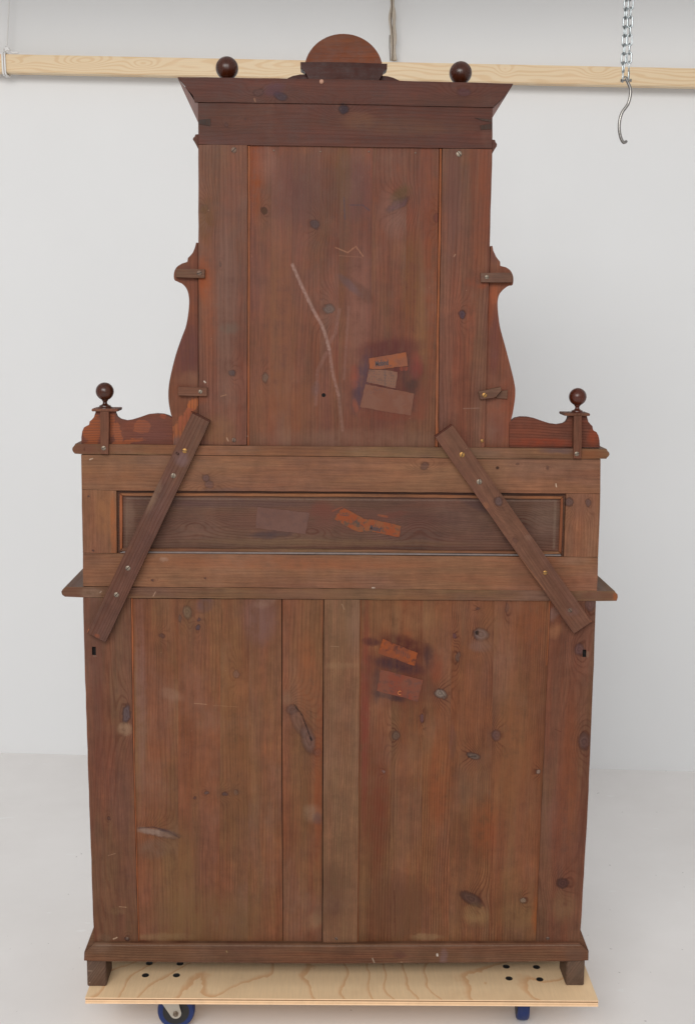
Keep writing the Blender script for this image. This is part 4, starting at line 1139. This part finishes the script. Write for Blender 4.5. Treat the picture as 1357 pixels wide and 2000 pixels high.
def castor(bpts, yaw, wheel_xy):
    """swivel castor screwed under the board: plate bolts, fork, wheel > tyre, hub"""
    cpos = sum(bpts, Vector()) / 4
    for p in bpts:
        lathe('bolt_head', [(.0094, 0), (.0092, .0008), (.006, .0012)], M['bolt'], Vector((p.x, p.y, zt)) - dorg, dolly, 14, 'Z')
    bm = bmesh.new()
    box_bm(bm, (cpos.x - .05, cpos.y - .042, zu - .003), (cpos.x + .05, cpos.y + .042, zu - .0002))
    for v_ in bm.verts:
        v_.co -= dorg
    cs = finish('castor', bm, M['zinc'], dolly)
    rw = .049
    off = Vector((math.cos(yaw), math.sin(yaw), 0))      # rolling direction: wheel axis is at right angles to it
    ax = Vector((-off.y, off.x, 0))
    wc = Vector((wheel_xy[0], wheel_xy[1], rw + .001))
    def lathe2(name, prof, mat):
        bm_ = bmesh.new()
        seg = 44
        rings = []
        for r_, h in prof:
            rings.append([bm_.verts.new(wc + ax * h + (off * math.cos(2 * math.pi * k / seg) + Vector((0, 0, 1)) * math.sin(2 * math.pi * k / seg)) * r_ - dorg) for k in range(seg)])
        for a1, b1 in zip(rings, rings[1:]):
            for k in range(seg):
                bm_.faces.new([a1[k], a1[(k + 1) % seg], b1[(k + 1) % seg], b1[k]])
        bm_.faces.new(rings[0][::-1])
        bm_.faces.new(rings[-1])
        return finish(name, bm_, M[mat], cs, smooth=40)
    lathe2('tyre', [(.0345, -.0150), (.0445, -.0160), (.0475, -.0135), (rw, -.006), (rw, .006), (.0475, .0135), (.0445, .0160), (.0345, .0150)], 'blue')
    lathe2('hub', [(.012, -.0175), (.014, -.0152), (.030, -.0152), (.0346, -.0158), (.0346, .0158), (.030, .0152), (.014, .0152), (.012, .0175)], 'black')
    for s_ in (-1, 1):
        bm_ = bmesh.new()
        y_ = .0205 * s_
        # fork cheek: wide at the top, round at the axle
        top = zu - .0035
        oc = cpos
        prof = []
        for i in range(13):
            t = R(-150 + 175 * i / 12)
            prof.append((wc + off * .0145 * math.cos(t) + Vector((0, 0, .0145 * math.sin(t)))))
        c2 = Vector((cpos.x, cpos.y, 0))
        d_ = (wc - c2).dot(off)
        mid = wc - off * d_
        prof.append(Vector((0, 0, top)) + Vector((mid.x, mid.y, 0)) + off * (.030 if d_ > 0 else .034))
        prof.append(Vector((0, 0, top)) + Vector((mid.x, mid.y, 0)) - off * (.034 if d_ > 0 else .030))
        if d_ < 0:
            prof = [wc + off * (-(p - wc).dot(off)) + Vector((0, 0, p.z - wc.z)) for p in prof[:13]][::-1] + prof[13:]
        a1 = [bm_.verts.new(p + ax * y_ - dorg) for p in prof]
        b1 = [bm_.verts.new(p + ax * (y_ + .0025 * s_) - dorg) for p in prof]
        bm_.faces.new(a1)
        bm_.faces.new(b1[::-1])
        n_ = len(a1)
        for k in range(n_):
            bm_.faces.new([a1[k], a1[(k + 1) % n_], b1[(k + 1) % n_], b1[k]])
        finish('fork', bm_, M['zinc'], cs)
    for s_ in (-1, 1):
        bm_ = bmesh.new()
        base_ = wc + ax * (.023 * s_)
        rr_ = [(.0075, 0), (.0075, .004), (.006, .0052), (.0045, .0053), (.0040, .0085), (.002, .0088)]
        rings = [[bm_.verts.new(base_ + ax * (h * s_) + (off * math.cos(2 * math.pi * k / 6 + .3) + Vector((0, 0, 1)) * math.sin(2 * math.pi * k / 6 + .3)) * r_ - dorg) for k in range(6)] for r_, h in rr_]
        for a1, b1 in zip(rings, rings[1:]):
            for k in range(6):
                bm_.faces.new([a1[k], a1[(k + 1) % 6], b1[(k + 1) % 6], b1[k]])
        bm_.faces.new(rings[-1])
        finish('axle_nut', bm_, M['steel'], cs)
    return cs


bw = [PZ(x, y, zt) for x, y in bolts]
lw = P(345, 1972, .07)
castor(bw[:4], R(2), (lw.x, lw.y))
rwp = P(1021, 1975, .085)
castor(bw[4:], R(86), (rwp.x, rwp.y + .02))
# the two far castors
for bb, yw in ((bw[:4], 40), (bw[4:], 120)):
    sh = [p + dn * .40 for p in bb]
    c0 = sum(sh, Vector()) / 4
    castor(sh, R(yw), (c0.x + .03 * math.cos(R(yw)), c0.y + .03 * math.sin(R(yw))))

# ------------------------------------------------------------------ beam hung in front of the wall
def beam_mat():
    nt = NT('fresh_pine')
    X, Y, Z = nt.obj()
    low = nt.noise(nt.xyz(nt.mul(X, 1.7), nt.mul(Z, 9.0), 2.2), 1, 2, .5)
    f = nt.M('MULTIPLY_ADD', Z, 46.0, nt.mul(low, 11.0))
    f = nt.M('MULTIPLY_ADD', nt.noise(nt.xyz(nt.mul(X, 9), nt.mul(Z, 30), 0.), 1, 2, .5), .5, f)
    VB = nt.xyz(X, Z, 0.0)
    for px, py, rx, rz, am in BEAMEYES:
        p = WALL(px, py, .085) - beam_org
        # local x along the wall
        lx = (p.x * wdir.x + p.y * wdir.y)
        d = ell(nt, VB, lx, p.z, rx, rz, 0)
        f = nt.M('MULTIPLY_ADD', nt.M('EXPONENT', nt.mul(d, -1.0)), am, f)
    s_ = nt.M('SINE', nt.mul(f, 2 * math.pi))
    g_ = nt.noise(nt.xyz(nt.mul(X, 6), nt.mul(Z, 400), 0.), 1, 3, .6)
    c_ = nt.mix(nt.mul(nt.ramp(s_, -.2, .95), .5), C(218, 200, 172, .92), C(204, 172, 132, .92))
    k = nt.ramp(g_, .25, .75, .95, 1.05, False)
    c_ = nt.mix(1.0, c_, nt.xyz(k, k, k), 'MULTIPLY')
    n5 = nt.noise(nt.xyz(nt.mul(X, 2.), nt.mul(Z, 6), 4.), 1, 3, .6)
    c_ = nt.mix(nt.mul(nt.ramp(n5, .5, .75), .4), c_, C(226, 202, 176, .86))
    return nt.out(c_, .5, spec=.35)


BEAMEYES = [(165, 120, .10, .022, 4.0), (280, 124, .05, .016, 3.0), (15, 122, .06, .014, 2.5), (985, 137, .03, .02, 2.0), (1165, 142, .06, .02, 3.0), (400, 138, .1, .02, 2.0), (560, 130, .14, .02, 2.0)]
b0, b1 = WALL(0, 105.2, .085), WALL(1357, 133.2, .085)
b2, b3 = WALL(0, 141.8, .085), WALL(1357, 168.2, .085)
beam_org = Vector(b0)
e_l, e_r = -.9, .9
bdir = (b1 - b0)
L = bdir.length
bdir.normalize()
bd2 = (b3 - b2).normalized()
bmm = bmesh.new()
# beam in its own frame: X along the wall, Z up
slope = (b1.z - b0.z) / L
hL, hR = (b0 - b2).length, (b1 - b3).length
xe0, xe1 = -.9, L + .9
def zz_top(x): return slope * x
hh = (hL + hR) / 2
vs = []
for x in (xe0, xe1):
    for (dz, dy) in ((0, 0), (-hh, 0), (-hh, .045), (0, .045)):
        vs.append(bmm.verts.new((x, dy, zz_top(x) + dz)))
for k in range(4):
    bmm.faces.new([vs[k], vs[(k + 1) % 4], vs[4 + (k + 1) % 4], vs[4 + k]])
bmm.faces.new(vs[:4][::-1])
bmm.faces.new(vs[4:])
bmesh.ops.bevel(bmm, geom=list(bmm.edges), offset=.003, segments=2, affect='EDGES')
beam = finish('wooden_beam', bmm, beam_mat())
beam.location = beam_org
beam.rotation_euler = (0, 0, math.atan2(wdir.y, wdir.x))
tag(beam, 'long pale planed pine beam hung level across the wall behind the cabinet', 'beam')

# ropes
ROPE = plain('white_rope', C(200, 192, 182), .8, 0, .18, 300, bump=.3)
ROPE2 = plain('dark_strand', C(112, 98, 88), .85, 0, .25, 300)
bm = bmesh.new()
top_y = -60
for i, (off, ph) in enumerate(((-.007, 0), (.004, 2.1), (.010, 4.2))):
    pts = []
    for k in range(60):
        t = k / 59
        py = top_y + (118.6 - top_y) * t
        p = WALL(764.5 + 3.0 * t + .7 * math.sin(t * 9), py, .06)
        env = .35 + .65 * abs(math.sin(t * 7 + .4))
        p = p + wdir * (off * env + .0022 * math.sin(t * 21 + ph)) + wnorm * (.0025 * math.cos(t * 21 + ph))
        pts.append(p)
    tube_bm(bm, pts, .0052, 8)
for i, (off, ph) in enumerate(((-.002, 1.), (-.0125, 3.))):
    pts = []
    for k in range(50):
        t = (.0 if i == 0 else .72) + (1. if i == 0 else .28) * k / 49
        py = top_y + (118.4 - top_y) * t
        p = WALL(764.5 + 3.0 * t + .7 * math.sin(t * 9), py, .068)
        pts.append(p + wdir * (off + .0015 * math.sin(t * 17 + ph)))
    tube_bm(bm, pts, .0016, 6, mi=1)
# loop under the beam, so the beam really hangs in it
bx = WALL(767, 124, .085)
lp = []
for (dy, dz) in ((.025, .0), (.050, -.002), (.050, -.085), (.036, -.093), (.020, -.0935)):
    pass
o = finish('rope', bm, [ROPE, ROPE2], smooth=True)
tag(o, 'frayed white rope with a dark strand hanging down to the middle of the beam', 'rope')

bm = bmesh.new()
cx0 = WALL(10, 120, .085)
for dx, wob_ in ((-.0075, .3), (.0015, 1.4)):
    ring = []
    hb = hh
    c0 = WALL(9.3, 105.0, .085) + wdir * dx
    c1 = WALL(11.5, 143.2, .085) + wdir * dx
    n_ = -wnorm
    r_ = .005
    pts = [c0 + wnorm * r_, (c0 + c1) / 2 + wnorm * r_, c1 + wnorm * r_, c1 + Vector((0, 0, -r_)) + n_ * .004, c1 + Vector((0, 0, -r_)) + n_ * .04, c1 + n_ * (.045 + r_), c0 + n_ * (.045 + r_), c0 + Vector((0, 0, r_)) + n_ * .04, c0 + Vector((0, 0, r_)) + n_ * .004]
    tube_bm(bm, pts, .0036, 8, closed=True)
# knot
for (x0, y0, x1, y1) in ((10, 101, 16, 96), (9, 97, 18, 92), (12, 92, 20, 99)):
    a_, b_ = WALL(x0, y0, .082), WALL(x1, y1, .09)
    tube_bm(bm, [a_, (a_ + b_) / 2 + wnorm * .006, b_], .004, 8)
# loose tail on the beam's top
tube_bm(bm, [WALL(x, y, .08) for x, y in spline([(15, 96), (21, 98), (25, 103), (30, 103), (36, 102.5)], 5)], .0036, 8)
# twisted cord going up
for ph in (0, math.pi):
    pts = []
    for k in range(150):
        t = k / 149
        p = WALL(13.5 + 9.0 * t - 1.5 * t * t, 95 - 150 * t, .06)
        pts.append(p + wdir * .0017 * math.cos(t * 95 + ph) + wnorm * .0017 * math.sin(t * 95 + ph))
    tube_bm(bm, pts, .0018, 6, mi=0)
o = finish('cord', bm, [plain('white_cord', (.8, .79, .78, 1), .8, 0, .12, 500), ROPE2], smooth=True)
tag(o, 'thin white cord knotted twice round the left end of the beam', 'cord')

# ------------------------------------------------------------------ doubled chain with a meat hook
M['chrome'] = plain('zinc_chain', (.36, .39, .40, 1), .22, 1.0, .12, 200)
M['hook'] = plain('steel_hook', (.27, .255, .24, 1), .3, 1.0, .12, 120)
YC = 0.55
pm = (YC + CAM_D) / F_PX      # metres per px there
ctop = P(1226.5, 0, YC)
chain = empty('chain', P(1220, 160, YC), 'doubled bright zinc chain hanging down in front of the beam at the right', 'chain')
corg = P(1220, 160, YC)
pitch = 17.6 * pm
lk_w, lk_r = 8.2 * pm, 1.45 * pm


def link_bm():
    bm_ = bmesh.new()
    h, w_ = pitch / 2 + lk_r * .9, lk_w / 2
    pts = []
    s_ = h - w_
    for i in range(9):
        t = math.pi * i / 8
        pts.append(Vector((w_ * math.cos(t), 0, s_ + w_ * math.sin(t))))
    for i in range(9):
        t = math.pi + math.pi * i / 8
        pts.append(Vector((w_ * math.cos(t), 0, -s_ + w_ * math.sin(t))))
    tube_bm(bm_, pts, lk_r, 8, closed=True)
    return bm_


proto = None
for side in (0, 1):
    n_ = 13
    for i in range(n_):
        py = (149.5 if side == 0 else 148.5) - i * 17.6
        if side == 0:
            px = 1215.6 + 6.4 * min(1.0, i / 8.0)
        else:
            px = 1226.8 + 4.2 * min(1.0, i / 8.0)
        p = P(px, py, YC + (.004 if side else -.004))
        if proto is None:
            o = proto = finish('link', link_bm(), M['chrome'], chain, smooth=True)
        else:
            o = proto.copy()
            COL.objects.link(o)
            o.parent = chain
        o.location = p - corg
        tw = (0 if (i + 1) % 2 else 90) + (10 if side == 0 else -12)
        if i == 0:
            tw = 75
        o.rotation_euler = (0, R(1.5 if side == 0 else -.6), R(tw + random.uniform(-7, 7)))
# shackle pin joining both strands
bm = bmesh.new()
a_, b_ = P(1212.5, 157.5, YC) - corg, P(1231, 157, YC) - corg
tube_bm(bm, [a_, (a_ + b_) / 2, b_], 1.5 * pm, 10)
for e_ in (a_, b_):
    t = (b_ - a_).normalized()
    tube_bm(bm, [e_ - t * 1.2 * pm, e_ + t * 1.2 * pm], 2.9 * pm, 6)
tube_bm(bm, [P(1215, 153, YC) - corg, P(1220, 149.5, YC) - corg, P(1224, 152, YC) - corg, P(1225, 157, YC) - corg], 1.4 * pm, 8)
finish('shackle', bm, M['hook'], chain, smooth=40)
hk = spline([(1221, 153), (1223.2, 157), (1226.6, 164), (1229.6, 172), (1230.6, 181), (1229, 192), (1225.6, 203), (1221, 210), (1214.6, 219), (1210.6, 230), (1208.6, 242), (1208.6, 254), (1210.6, 266), (1213.6, 274), (1217, 278.2), (1220.4, 277.6), (1223.2, 275)], 6)
bm = bmesh.new()
ho = P(1221, 153, YC)
tube_bm(bm, [P(x, y, YC + .002) - ho for x, y in hk], lambda t: 2.9 * pm * (1 if t < .93 else 1 - (t - .93) * 3), 14)
o = finish('hook', bm, M['hook'], smooth=True)
o.location = ho
tag(o, 'slim S-shaped steel hook hanging from the lower end of the chain', 'hook')
